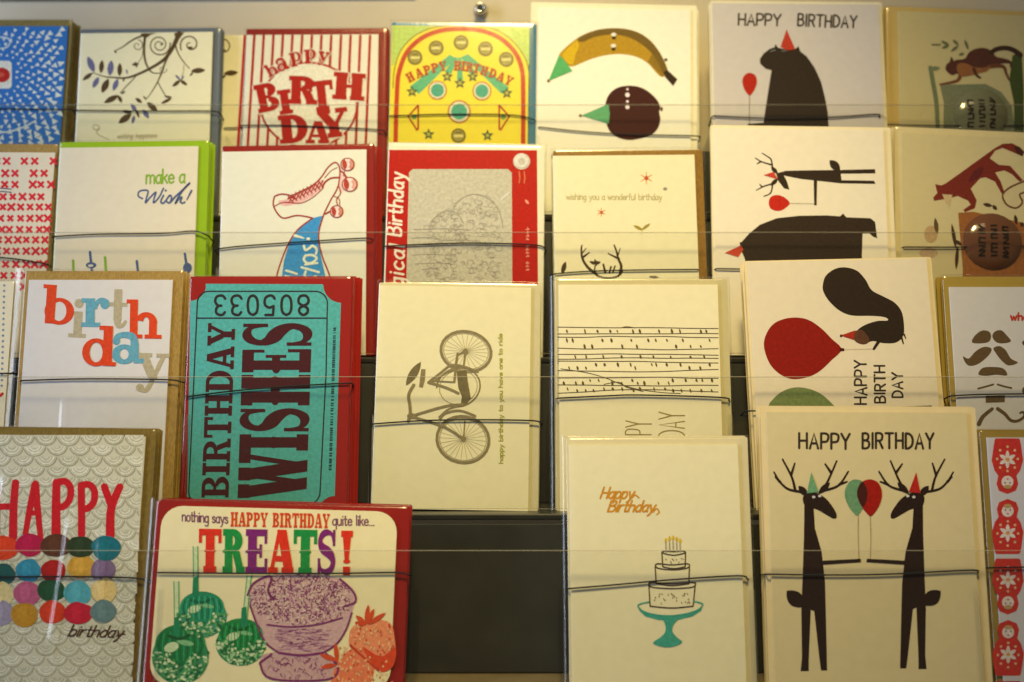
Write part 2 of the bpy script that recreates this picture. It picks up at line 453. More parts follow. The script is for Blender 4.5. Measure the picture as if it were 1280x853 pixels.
# ---- lettering: pen strokes on a 6 x 10 grid (y up, descenders to -4)
PEN = {
 'A': (6, [[(0, 0), (3, 10), (6, 0)], [(1.1, 3.4), (4.9, 3.4)]]),
 'B': (5.4, [[(0, 0), (0, 10)], [(0, 10), (3, 10), (4.6, 8.8), (4.4, 6.6), (2.6, 5.4), (0, 5.4)], [(2.6, 5.4), (4.8, 4.4), (5.4, 2.5), (4.4, .5), (2.6, 0), (0, 0)]]),
 'D': (5.6, [[(0, 0), (0, 10)], [(0, 10), (2.4, 9.8), (4.8, 8), (5.6, 5), (4.8, 2), (2.4, .2), (0, 0)]]),
 'E': (5, [[(5, 10), (0, 10)], [(0, 10), (0, 0)], [(0, 0), (5, 0)], [(0, 5.2), (4, 5.2)]]),
 'H': (5.6, [[(0, 0), (0, 10)], [(5.6, 0), (5.6, 10)], [(0, 5), (5.6, 5)]]),
 'I': (.6, [[(.3, 0), (.3, 10)]]),
 'M': (7, [[(0, 0), (1.5, 10)], [(1.5, 10), (3.5, 3)], [(3.5, 3), (5.5, 10)], [(5.5, 10), (7, 0)]]),
 'P': (5.2, [[(0, 0), (0, 10)], [(0, 10), (3, 10), (5, 9), (5.2, 7), (4.4, 5), (2.6, 4.4), (0, 4.4)]]),
 'R': (5.4, [[(0, 0), (0, 10)], [(0, 10), (3, 10), (5, 9), (5, 6.8), (4, 5.2), (0, 5)], [(2.6, 5), (5.4, 0)]]),
 'T': (6, [[(0, 10), (6, 10)], [(3, 10), (3, 0)]]),
 'W': (8, [[(0, 10), (2, 0), (4, 8), (6, 0), (8, 10)]]),
 'Y': (6, [[(0, 10), (3, 5)], [(6, 10), (3, 5)], [(3, 5), (3, 0)]]),
 '0': (5, [[(2.5, 10), (.6, 8.6), (0, 5), (.6, 1.4), (2.5, 0), (4.4, 1.4), (5, 5), (4.4, 8.6), (2.5, 10)]]),
 '3': (5, [[(.2, 8.6), (1.2, 9.8), (2.6, 10), (4.4, 9), (4.5, 6.8), (3.4, 5.4), (2, 5.2)], [(2, 5.2), (3.8, 5), (5, 3), (4.4, .8), (2.6, 0), (1, .3), (0, 1.6)]]),
 '5': (5, [[(4.6, 10), (.8, 10)], [(.8, 10), (.5, 5.4)], [(.5, 5.4), (2.6, 6.2), (4.6, 5), (5, 3), (4.4, 1), (2.4, 0), (.8, .4), (0, 1.6)]]),
 '8': (5, [[(2.5, 5.3), (.6, 6.5), (.5, 8.6), (2.5, 10), (4.5, 8.6), (4.4, 6.5), (2.5, 5.3), (.4, 4), (0, 2), (1, .3), (2.5, 0), (4, .3), (5, 2), (4.6, 4), (2.5, 5.3)]]),
 '!': (1, [[(.5, 10), (.5, 3)], [(.5, .4), (.5, .2)]]),
 '.': (1, [[(.4, 0), (.6, .2)]]), "'": (1, [[(.5, 10), (.3, 8)]]),
 'a': (4.4, [[(4.2, 5), (2.6, 6), (.8, 5), (0, 3), (.6, .8), (2.2, 0), (4, 1.6)], [(4.2, 6), (4, 1), (4.6, 0)]]),
 'b': (4.4, [[(0, 10), (0, 0)], [(0, 4), (1.4, 5.8), (3.4, 5.6), (4.4, 3), (3.4, .4), (1.4, 0), (0, 1.6)]]),
 'c': (4, [[(4, 5), (2.4, 6), (.6, 5), (0, 3), (.6, 1), (2.2, 0), (4, 1)]]),
 'd': (4.4, [[(4.2, 10), (4.2, 0)], [(4.2, 4.6), (2.6, 6), (.8, 5), (0, 3), (.6, .8), (2.2, 0), (4.2, 1.6)]]),
 'e': (4.2, [[(0, 3.2), (4.2, 3.2), (3.6, 5.2), (2.2, 6), (.6, 5), (0, 3), (.6, .8), (2.2, 0), (4.2, 1)]]),
 'f': (3.2, [[(3.2, 9.4), (2, 10), (1.2, 8.6), (1.2, 0)], [(0, 6), (2.8, 6)]]),
 'g': (4.4, [[(4.2, 4.6), (2.6, 6), (.8, 5), (0, 3), (.6, .8), (2.2, 0), (4.2, 1.6)], [(4.2, 6), (4.2, -2), (2.6, -3.8), (.4, -3)]]),
 'h': (4.4, [[(0, 10), (0, 0)], [(0, 4), (1.6, 5.8), (3.6, 5.6), (4.2, 4), (4.2, 0)]]),
 'i': (.8, [[(.4, 6), (.4, 0)], [(.4, 8.4), (.4, 8.6)]]),
 'k': (4, [[(0, 10), (0, 0)], [(3.8, 6), (0, 2.6)], [(1.4, 3.8), (4, 0)]]),
 'l': (.8, [[(.4, 10), (.4, 0)]]),
 'm': (7, [[(0, 6), (0, 0)], [(0, 4.4), (1.6, 6), (3.2, 5), (3.4, 0)], [(3.4, 4.4), (5, 6), (6.6, 5), (6.8, 0)]]),
 'n': (4.4, [[(0, 6), (0, 0)], [(0, 4.2), (1.8, 6), (3.6, 5.6), (4.2, 4), (4.2, 0)]]),
 'o': (4.4, [[(2.2, 6), (.5, 5), (0, 3), (.5, 1), (2.2, 0), (3.9, 1), (4.4, 3), (3.9, 5), (2.2, 6)]]),
 'p': (4.4, [[(0, 6), (0, -4)], [(0, 4), (1.4, 5.8), (3.4, 5.6), (4.4, 3), (3.4, .4), (1.4, 0), (0, 1.6)]]),
 'q': (4.4, [[(4.2, 6), (4.2, -4)], [(4.2, 4.6), (2.6, 6), (.8, 5), (0, 3), (.6, .8), (2.2, 0), (4.2, 1.6)]]),
 'r': (3, [[(0, 6), (0, 0)], [(0, 3.8), (1.2, 5.6), (3, 6)]]),
 's': (3.6, [[(3.4, 5), (2, 6), (.4, 5.2), (.4, 4), (2, 3.1), (3.4, 2.2), (3.2, .6), (1.6, 0), (0, .9)]]),
 't': (3, [[(1.2, 9), (1.2, 1), (2.2, 0), (3, .4)], [(0, 6), (3, 6)]]),
 'u': (4.4, [[(0, 6), (0, 2), (.8, .2), (2.4, 0), (4.2, 1.8)], [(4.2, 6), (4.2, 0)]]),
 'v': (4.4, [[(0, 6), (2.2, 0)], [(2.2, 0), (4.4, 6)]]),
 'w': (6.4, [[(0, 6), (1.6, 0)], [(1.6, 0), (3.2, 5)], [(3.2, 5), (4.8, 0)], [(4.8, 0), (6.4, 6)]]),
 'y': (4.4, [[(0, 6), (2.4, 0)], [(4.4, 6), (2.2, -1.6), (.4, -3.8)]]),
 ' ': (2.6, []),
}
SHARP = set('AHIMTWYEvw')
def pen_text(P, name, s, p0, p1, up, w, rgb, lay=0, gap=1.9, slant=0.0, jitter=0.0):
    """stroke lettering from p0 to p1 along the baseline; up = vector of ten grid units"""
    tot = sum(PEN[c][0] for c in s) + gap * (len(s) - 1)
    ux, uy = (p1[0] - p0[0]) / tot, (p1[1] - p0[1]) / tot
    x = 0.0
    for ch in s:
        adv, strokes = PEN[ch]
        jy = random.uniform(-jitter, jitter)
        for st in strokes:
            pts = [(p0[0] + (x + a + slant * b) * ux + (b + jy) / 10 * up[0], p0[1] + (x + a + slant * b) * uy + (b + jy) / 10 * up[1]) for a, b in st]
            P.stroke(name, pts, w, rgb, lay, smooth=(ch not in SHARP), n=4)
        x += adv + gap

# ---- slab-serif letters as filled shapes in a unit box (y up)
def _rect(x0, y0, x1, y1): return [(x0, y0), (x1, y0), (x1, y1), (x0, y1)]
def _dia(xa, ya, xb, yb, w): return [(xa - w / 2, ya), (xa + w / 2, ya), (xb + w / 2, yb), (xb - w / 2, yb)]
def _band(cx, cy, ro, so, ri, si, a0, a1, n=14):
    pts = []
    for i in range(n + 1):
        a = R(a0 + (a1 - a0) * i / n); pts.append((cx + ro * math.cos(a), cy + so * math.sin(a)))
    for i in range(n, -1, -1):
        a = R(a0 + (a1 - a0) * i / n); pts.append((cx + ri * math.cos(a), cy + si * math.sin(a)))
    return pts
def _ell(cx, cy, rx, ry, n=14): return [(cx + rx * math.cos(2 * math.pi * i / n), cy + ry * math.sin(2 * math.pi * i / n)) for i in range(n)]
def _ribbon(pts, ws):
    pts = catmull(pts, False, 5)
    N = len(pts); L, Rr = [], []
    for i, p in enumerate(pts):
        a, b = pts[max(i - 1, 0)], pts[min(i + 1, N - 1)]
        dx, dy = b[0] - a[0], b[1] - a[1]; l = math.hypot(dx, dy) or 1
        f = i / (N - 1) * (len(ws) - 1); k = min(int(f), len(ws) - 2); h = 0.5 * (ws[k] + (ws[k + 1] - ws[k]) * (f - k))
        L.append((p[0] - dy / l * h, p[1] + dx / l * h)); Rr.append((p[0] + dy / l * h, p[1] - dx / l * h))
    return L + Rr[::-1]

def slab(ch, a=.27, s=.13):
    b = .13
    if ch == 'H': return 1.0, [_rect(.09, s, .09 + a, 1 - s), _rect(.91 - a, s, .91, 1 - s), _rect(.09 + a, .44, .91 - a, .44 + b), _rect(0, 0, .45, s), _rect(.55, 0, 1, s), _rect(0, 1 - s, .45, 1), _rect(.55, 1 - s, 1, 1)]
    if ch == 'I': return .56, [_rect(.28 - a / 2, s, .28 + a / 2, 1 - s), _rect(0, 0, .56, s), _rect(0, 1 - s, .56, 1)]
    if ch == 'B': return .92, [_rect(.09, s, .09 + a, 1 - s), _rect(0, 0, .5, s), _rect(0, 1 - s, .5, 1), _rect(.09 + a, .46, .5, .46 + b * .9),
                               _band(.5, .75, .38, .25, .38 - a, .25 - s, -90, 90), _band(.5, .26, .42, .26, .42 - a, .26 - s, -90, 90)]
    if ch == 'D': return .95, [_rect(.09, s, .09 + a, 1 - s), _rect(0, 0, .45, s), _rect(0, 1 - s, .45, 1), _band(.44, .5, .51, .5, .51 - a, .5 - s, -90, 90)]
    if ch == 'P': return .9, [_rect(.09, s, .09 + a, 1 - s), _rect(0, 0, .47, s), _rect(0, 1 - s, .48, 1), _band(.46, .71, .44, .29, .44 - a, .29 - s, -90, 90), _rect(.09 + a, .42, .46, .42 + s)]
    if ch == 'R': return 1.0, [_rect(.09, s, .09 + a, 1 - s), _rect(0, 0, .46, s), _rect(0, 1 - s, .48, 1), _band(.46, .74, .44, .26, .44 - a, .26 - s, -90, 90), _rect(.09 + a, .47, .5, .47 + b), _dia(.60, .5, .80, .08, a * .95), _rect(.62, 0, 1.02, s)]
    if ch == 'T': return .92, [_rect(.46 - a / 2, s, .46 + a / 2, 1 - s), _rect(.2, 0, .72, s), _rect(0, 1 - s, .92, 1), _rect(0, .68, .13, 1 - s), _rect(.79, .68, .92, 1 - s)]
    if ch == 'E': return .9, [_rect(.09, s, .09 + a, 1 - s), _rect(0, 0, .88, s), _rect(0, 1 - s, .86, 1), _rect(.09 + a, .45, .6, .45 + b * .9), _rect(.55, .36, .66, .66), _rect(.76, s, .88, .34), _rect(.75, .68, .86, 1 - s)]
    if ch == 'A': return 1.0, [_dia(.17, s, .45, 1, .15), _dia(.81, s, .53, 1, a * 1.05), _rect(.3, .28, .68, .28 + b), _rect(0, 0, .40, s), _rect(.54, 0, 1.02, s)]
    if ch == 'Y': return 1.0, [_rect(.5 - a / 2, s, .5 + a / 2, .48), _dia(.46, .42, .2, 1 - s, a), _dia(.56, .42, .82, 1 - s, .16), _rect(0, 1 - s, .44, 1), _rect(.6, 1 - s, 1, 1), _rect(.26, 0, .74, s)]
    if ch == 'W': return 1.45, [_dia(.46, 0, .2, 1 - s, a), _dia(.46, 0, .72, .9, .15), _dia(1.0, 0, .74, 1 - s, a), _dia(1.0, 0, 1.27, 1 - s, .15), _rect(0, 1 - s, .42, 1), _rect(.54, 1 - s, .94, 1), _rect(1.08, 1 - s, 1.46, 1)]
    if ch == 'S': return .86, [_ribbon([(.76, .72), (.66, .90), (.42, .94), (.2, .86), (.14, .70), (.26, .58), (.5, .5), (.68, .40), (.74, .26), (.62, .11), (.4, .06), (.18, .12), (.09, .3)], [.1, .1, .16, .2, .24, .26, .24, .2, .15, .1, .1]), _rect(.71, .64, .83, 1), _rect(.03, 0, .15, .36)]
    if ch == '!': return .4, [[(.04, 1), (.36, 1), (.27, .34), (.13, .34)], _rect(.0, .86, .4, 1), _rect(.08, 0, .32, .2)]
    if ch == 'b': return .86, [_rect(.1, 0, .1 + a, 1 - s), _rect(0, 1 - s, .1 + a, 1), _band(.47, .33, .40, .35, .40 - a * .8, .25, -180, 180, 24)]
    if ch == 'd': return .92, [_rect(.58, .0, .58 + a, 1 - s), _rect(.46, 1 - s, .58 + a, 1), _rect(.58 + a, 0, .95, s), _band(.39, .33, .39, .35, .39 - a * .8, .25, -180, 180, 24)]
    if ch == 'h': return .98, [_rect(.1, s, .1 + a * .85, 1 - s), _rect(0, 1 - s, .1 + a * .85, 1), _rect(0, 0, .46, s), _rect(.64, s, .64 + a * .85, .42), _rect(.52, 0, 1, s), _band(.56, .40, .31, .28, .31 - a * .85, .15, 0, 165)]
    if ch == 'i': return .5, [_rect(.15, s, .15 + a, .66 - s), _rect(0, .66 - s, .15 + a, .66), _rect(0, 0, .54, s), _ell(.15 + a / 2, .86, .14, .12)]
    if ch == 'r': return .74, [_rect(.12, s, .12 + a, .66 - s), _rect(0, .66 - s, .12 + a, .66), _rect(0, 0, .54, s), _band(.58, .40, .26, .28, .14, .17, 60, 175, 8), _ell(.66, .54, .13, .12)]
    if ch == 't': return .62, [_rect(.16, .2, .16 + a, 1), _rect(0, .66 - s, .6, .66), _ribbon([(.16 + a / 2, .24), (.32, .09), (.46, .07), (.58, .2)], [a, .18, .1, .08])]
    if ch == 'a': return .84, [_band(.33, .2, .33, .22, .12, .12, -180, 180, 20), _rect(.5, .1, .5 + a * .85, .45), _ribbon([(.08, .5), (.16, .60), (.36, .63), (.56, .58), (.61, .42)], [.12, .12, .13, .18, .22]), _ell(.12, .5, .1, .09), _rect(.58, 0, .86, s)]
    if ch == 'p': return .86, [_rect(.1, -.28, .1 + a, .66 - s), _rect(0, .66 - s, .1 + a, .66), _rect(0, -.34, .5, -.34 + s), _band(.47, .33, .40, .35, .40 - a * .8, .25, -180, 180, 24)]
    if ch == 'y': return .9, [_dia(.46, .02, .2, .66 - s, a), _dia(.36, -.22, .72, .66 - s, .13), _rect(0, .66 - s, .42, .66), _rect(.54, .66 - s, .9, .66), _ribbon([(.38, -.18), (.28, -.3), (.14, -.3)], [.13, .12, .1]), _ell(.12, -.24, .11, .1)]
    return .4, []

def put_slab(P, name, ch, o, ux, uy, rgb, lay=0, a=.27, s=.13):
    """one letter: o = baseline start, ux = vector of the letter's unit width, uy = cap height vector"""
    w, polys = slab(ch, a, s)
    for pl in polys:
        P.poly(name, [(o[0] + x * ux[0] + y * uy[0], o[1] + x * ux[1] + y * uy[1]) for x, y in pl], rgb, lay)

def slab_text(P, name, s, p0, p1, uy, rgb, lay=0, a=.27, sf=.13, gap=.1):
    tot = sum(slab(c)[0] if c != ' ' else .5 for c in s) + gap * (len(s) - 1)
    ux = ((p1[0] - p0[0]) / tot, (p1[1] - p0[1]) / tot)
    x = 0
    for ch in s:
        if ch == ' ': x += .5 + gap; continue
        put_slab(P, name, ch, (p0[0] + x * ux[0], p0[1] + x * ux[1]), ux, uy, rgb, lay, a, sf)
        x += slab(ch)[0] + gap

def slab_fit(P, name, ch, x0, y0, x1, y1, rot, rgb, lay=0, a=.27, s=.13, hgt=1.0, desc=0.0):
    """letter fitted into a box of the crop (y down) and turned about its centre"""
    w = slab(ch)[0]
    cx, cy = (x0 + x1) / 2, (y0 + y1) / 2
    c, sn = math.cos(R(rot)), math.sin(R(rot))
    W, Ht = (x1 - x0), (y1 - y0)
    ux = (W / w * c, W / w * sn); k = Ht / (hgt + desc); uy = (k * sn, -k * c)
    o = (cx - ux[0] * w / 2 - uy[0] * (hgt - desc) / 2, cy - ux[1] * w / 2 - uy[1] * (hgt - desc) / 2)
    put_slab(P, name, ch, o, ux, uy, rgb, lay, a, s)

# ------------------------------------------------------------------ a card in its pocket
GAP = 0.0
def card_mesh(w, h, corner=0.0):
    """folded card seen from the front: two leaves joined by a fold at the left, a hair open at the right"""
    t = 0.00034; g = 0.00055
    sec = [(0.0, -0.0004), (0.0005, 0.0), (w, 0.0), (w, -t), (0.0012, -t - 0.0001), (0.0012, -t - 0.0002), (w, -t - g), (w, -2 * t - g), (0.0005, -2 * t - g * 0.6), (0, -t - 0.0003)]
    n = len(sec)
    vs = [(x, 0.0, z) for x, z in sec] + [(x, h, z) for x, z in sec]
    fs = [[i, (i + 1) % n, n + (i + 1) % n, n + i] for i in range(n)]
    for b in (0, n):
        fs += [[b + 0, b + 1, b + 4, b + 5, b + 8, b + 9], [b + 1, b + 2, b + 3, b + 4], [b + 5, b + 6, b + 7, b + 8]]
    return vs, fs

def rounded_rect(x0, x1, y0, y1, r, n=6):
    pts = []
    for cx, cy, a0 in ((x1 - r, y1 - r, 0), (x0 + r, y1 - r, 90), (x0 + r, y0 + r, 180), (x1 - r, y0 + r, 270)):
        for i in range(n + 1):
            a = R(a0 + 90 * i / n); pts.append((cx + r * math.cos(a), cy + r * math.sin(a)))
    return pts

def sheet(pts, z0, z1):
    n = len(pts)
    vs = [(x, y, z0) for x, y in pts] + [(x, y, z1) for x, y in pts]
    fs = [[i, (i + 1) % n, n + (i + 1) % n, n + i] for i in range(n)] + [list(range(n))[::-1], list(range(n, 2 * n))]
    return vs, fs

def sleeve_mesh(x0, x1, h, seed, margin=0.0, creases=(), flank=20):
    """cellophane over the front, folded round the edges; margin = loose strip at the left, creases = (u, v0, v1, height, width)"""
    rnd = random.Random(seed)
    def params(n):
        base = [0, .006, .014, .026, .045, .08]
        mid = [0.08 + (0.84) * i / n for i in range(1, n)]
        return base + mid + [1 - b for b in base[::-1]]
    us, vs_ = params(120 if creases else 9), params(24 if creases else 11)
    ph = [rnd.uniform(0, 6.28) for _ in range(8)]
    kx = [rnd.uniform(3, 9) for _ in range(4)]; ky = [rnd.uniform(2, 7) for _ in range(4)]
    verts, faces = [], []
    nu, nv = len(us), len(vs_)
    w = x1 - x0
    for v in vs_:
        for u in us:
            eu = min(u, 1 - u) / .03; ev = (1 - v) / .022
            k = math.sqrt(max(0, 1 - max(0, 1 - min(1, eu)) ** 2)) * math.sqrt(max(0, 1 - max(0, 1 - min(1, ev)) ** 2))
            wob = sum(math.sin(kx[i] * u * 3.1 + ky[i] * v * 3.0 + ph[i]) for i in range(4)) / 4
            z = -0.0024 + (0.0034 + 0.00012 * wob) * k
            for cu, v0, v1, hh, cw in creases:
                if v0 < v < v1:
                    a = min(1.0, 3.0 * math.sin(math.pi * (v - v0) / (v1 - v0)))
                    t = (u - cu - .03 * math.sin(4 * v + cu * 9)) * w
                    if -cw < t < 0: z += hh * a * (1 + t / cw)
                    elif 0 <= t < .0014: z += hh * a * (1 - t / .0014)
            verts.append((x0 + w * u, 0.0004 + (h - 0.0004) * v, z))
    for j in range(nv - 1):
        for i in range(nu - 1):
            faces.append([j * nu + i, j * nu + i + 1, (j + 1) * nu + i + 1, (j + 1) * nu + i])
    if margin:
        b = len(verts)
        cols = [(margin * t, margin * math.tan(R(flank)) * (t + .12 * math.sin(math.pi * t))) for t in (0, .2, .4, .6, .8, 1.0)]
        for v in [i / 14 for i in range(15)]:
            for dx, dz in cols:
                verts.append((x0 - margin + dx + .0006, 0.0004 + (h - 0.0004) * v, -0.0010 + dz + .00012 * math.sin(9 * v + seed)))
        for j in range(14):
            for i in range(5): faces.append([b + j * 6 + i, b + j * 6 + i + 1, b + (j + 1) * 6 + i + 1, b + (j + 1) * 6 + i])
    return verts, faces

CARDS = {}
class Card:
    def __init__(self, key, row, tl, tr, label, paper_rgb, env=None, env_rgb=None, env_kind='smooth', sleeve=True, off=0.0,
                 n=3, pitch=0.0042, back_label=None, group=None, sleeve_top=3.0, drift=(0.0, 0.0), corner=None, cord=None, cord_label=None, margin=0.0, creases=(), flank=20):
        self.key, self.row, self.off = key, row, off
        CUR[0] = REF_COOL if tl[0] < 220 else REF
        A, B = on_row(*tl, row, off), on_row(*tr, row, off)
        roll = math.atan2((B - A).dot(UPV), (B - A).dot(XV))
        ux = XV * math.cos(roll) + UPV * math.sin(roll)
        uy = UPV * math.cos(roll) - XV * math.sin(roll)
        w = (B - A).length
        floor = ROW_Z[row]
        # length down the card until its lower corner touches the shelf
        low = min(A.z, B.z)
        h = (low - floor) / uy.z
        O = A - uy * h
        self.m = Matrix((( ux.x, uy.x, NRM.x, O.x), (ux.y, uy.y, NRM.y, O.y), (ux.z, uy.z, NRM.z, O.z), (0, 0, 0, 1)))
        self.inv = self.m.inverted(); self.w, self.h = w, h
        self.root = empty('greeting_card', self.m)
        tag(self.root, label, 'greeting card', group)
        pm = paper(paper_rgb)
        if corner:
            self.card = mesh_obj('card', *sheet(rounded_rect(0, w, 0, h, corner), -0.0010, 0.0), pm, self.root)
        else:
            self.card = mesh_obj('card', *card_mesh(w, h), pm, self.root)
        fix_normals(self.card)
        ex0, ex1, eh = 0.0, w, h
        self.envelope = None
        if env:
            l, t, r_ = env
            a = self.local(l, t, -0.0014); b = self.local(r_, t, -0.0014)
            ex0, ex1, eh = min(a[0], 0.0005), b[0], (a[1] + b[1]) / 2
            vs, fs = sheet(rounded_rect(ex0, ex1, 0.0, eh, 0.0012, 2), -0.0021, -0.0014)
            self.envelope = fix_normals(mesh_obj('envelope', vs, fs, paper(env_rgb, env_kind), self.root))
        self.sleeve = None
        if sleeve:
            vs, fs = sleeve_mesh(min(0, ex0) - 0.0016, max(w, ex1) + 0.0016, max(h, eh) + sleeve_top * 0.0006, sum(map(ord, key)), margin, creases, flank)
            self.sleeve = mesh_obj('sleeve', vs, fs, SLEEVE, self.root, smooth=True)
        # the further cards of the same design behind it
        rnd = random.Random(sum(map(ord, key)) + row)
        for k in range(1, n + 1):
            d = empty('greeting_card', self.m @ Matrix.Translation((drift[0] * k + rnd.uniform(-.0009, .0009), 0, -pitch * k)))
            # stand it on the shelf again
            d.location.z += floor - min((d.matrix_world @ Vector((0, 0, 0))).z, (d.matrix_world @ Vector((w, 0, 0))).z) if False else 0
            shift = (floor - min((d.matrix_basis @ Vector((0, 0, 0))).z, (d.matrix_basis @ Vector((w, 0, 0))).z)) / uy.z
            d.matrix_world = Matrix.Translation(uy * shift) @ d.matrix_basis
            tag(d, back_label, 'greeting card', 'cards stacked behind the ' + cord_label + ' card')
            s = 1 + drift[1] * k + rnd.uniform(-.006, .003)
            for src in (self.card, self.envelope):
                if src is None: continue
                c = src.copy(); C.objects.link(c); c.parent = d
                c.scale = (1, s, 1)
        if cord: self.add_cord(cord, cord_label, n, pitch)
        CARDS[key] = self
    def local(self, u, v, z=0.0):
        p0 = self.m @ Vector((0, 0, z))
        o = Vector((0, 0, H)); d = Vector(((u - 640.0) / FPX, 1.0, -(v - 426.5) / FPX))
        q = self.inv @ (o + d * ((p0 - o).dot(NRM) / d.dot(NRM)))
        return (q.x, q.y)
    def add_cord(self, pts, what, n, pitch):
        z = 0.00152
        path = []
        loc = [self.local(u, v, z) for u, v in pts]
        depth = -(n * pitch + 0.0042)
        side = 0.0011
        path += [(loc[0][0] + 0.012, loc[0][1], depth), (loc[0][0] - side * .5, loc[0][1], depth + .0006), (loc[0][0] - side, loc[0][1], -0.0012)]
        sm = catmull([(a, b, z) for a, b in loc], False, 6) if len(loc) > 2 else [(a, b, z) for a, b in loc]
        path += sm
        path += [(loc[-1][0] + side, loc[-1][1], -0.0012), (loc[-1][0] + side * .5, loc[-1][1], depth + .0006), (loc[-1][0] - 0.012, loc[-1][1], depth)]
        vs, fs = tube([self.m @ Vector(p) for p in path], 0.00052, 7)
        c0 = self.m @ Vector(path[0])
        o = mesh_obj('elastic_cord', [v - c0 for v in vs], fs, CORD, smooth=True); o.location = c0
        tag(o, 'thin dark elastic cord stretched across the ' + what + ' card', 'elastic cord', 'elastic cords holding the cards')
    def art(self, x0, y0, x1, W): return Print(self, x0, y0, (x1 - x0) / W)
# ================================================================== TOP ROW
KRAFT = (150, 122, 62); INKB = (46, 34, 22); RED = (176, 14, 6)

# ---- blue card of white triangles
c = Card('blue', 1, (-92, 33), (85, 33), 'bright blue card strewn with tiny white triangles, cut off at the left edge', (35, 110, 185),
         env=(-92, 25, 91, ), env_rgb=(128, 112, 62), env_kind='kraft', n=3, pitch=.006, cord_label='blue triangle',
         back_label='kraft brown envelope edge stacked behind the blue triangle card', cord=[(-92, 134), (0, 136), (83, 137), (89, 137)])
P = c.art(0, 0, 110, 521)
rnd = random.Random(3)
for ring in range(1, 14):
    rad = 62 + ring * 33
    k = int(2 * math.pi * rad / (36 + ring * 1.9))
    for i in range(k):
        a = 2 * math.pi * (i + .5 * (ring % 2) + rnd.uniform(-.16, .16)) / k
        x, y = 5 + (rad + rnd.uniform(-4, 4)) * math.cos(a), 445 + (rad + rnd.uniform(-4, 4)) * math.sin(a) * .95
        if not (-400 < x < 402 - max(0, y - 155) * .052 - 16 and 172 < y < 980): continue
        if -80 < x < 85 and 345 < y < 540: continue
        sz = (8.5 + ring * 1.25) * rnd.uniform(.75, 1.15)
        b = a + (math.pi if i % 2 else 0) + rnd.uniform(-.25, .25)
        P.poly('white_triangles', [(x + sz * math.cos(b + q) * (1.25 if j == 0 else 1), y + sz * math.sin(b + q)) for j, q in enumerate((0, 2.2, 4.1))], (216, 222, 222))
P.poly('medallion', rounded_rect(-62, 70, 362, 526, 22), (225, 222, 205), 1)
P.ell('medallion', 8, 446, 52, 44, (188, 30, 24), 2)
P.ell('medallion', -2, 446, 30, 15, (212, 80, 60), 3)
P.stroke('medallion', [(-60, 235), (0, 222), (45, 228), (62, 250), (40, 282), (0, 290)], 9, (200, 214, 222), 1)
P.stroke('medallion', [(-60, 775), (20, 785), (90, 772), (150, 750), (200, 722)], 10, (205, 215, 220), 1)
P.build()

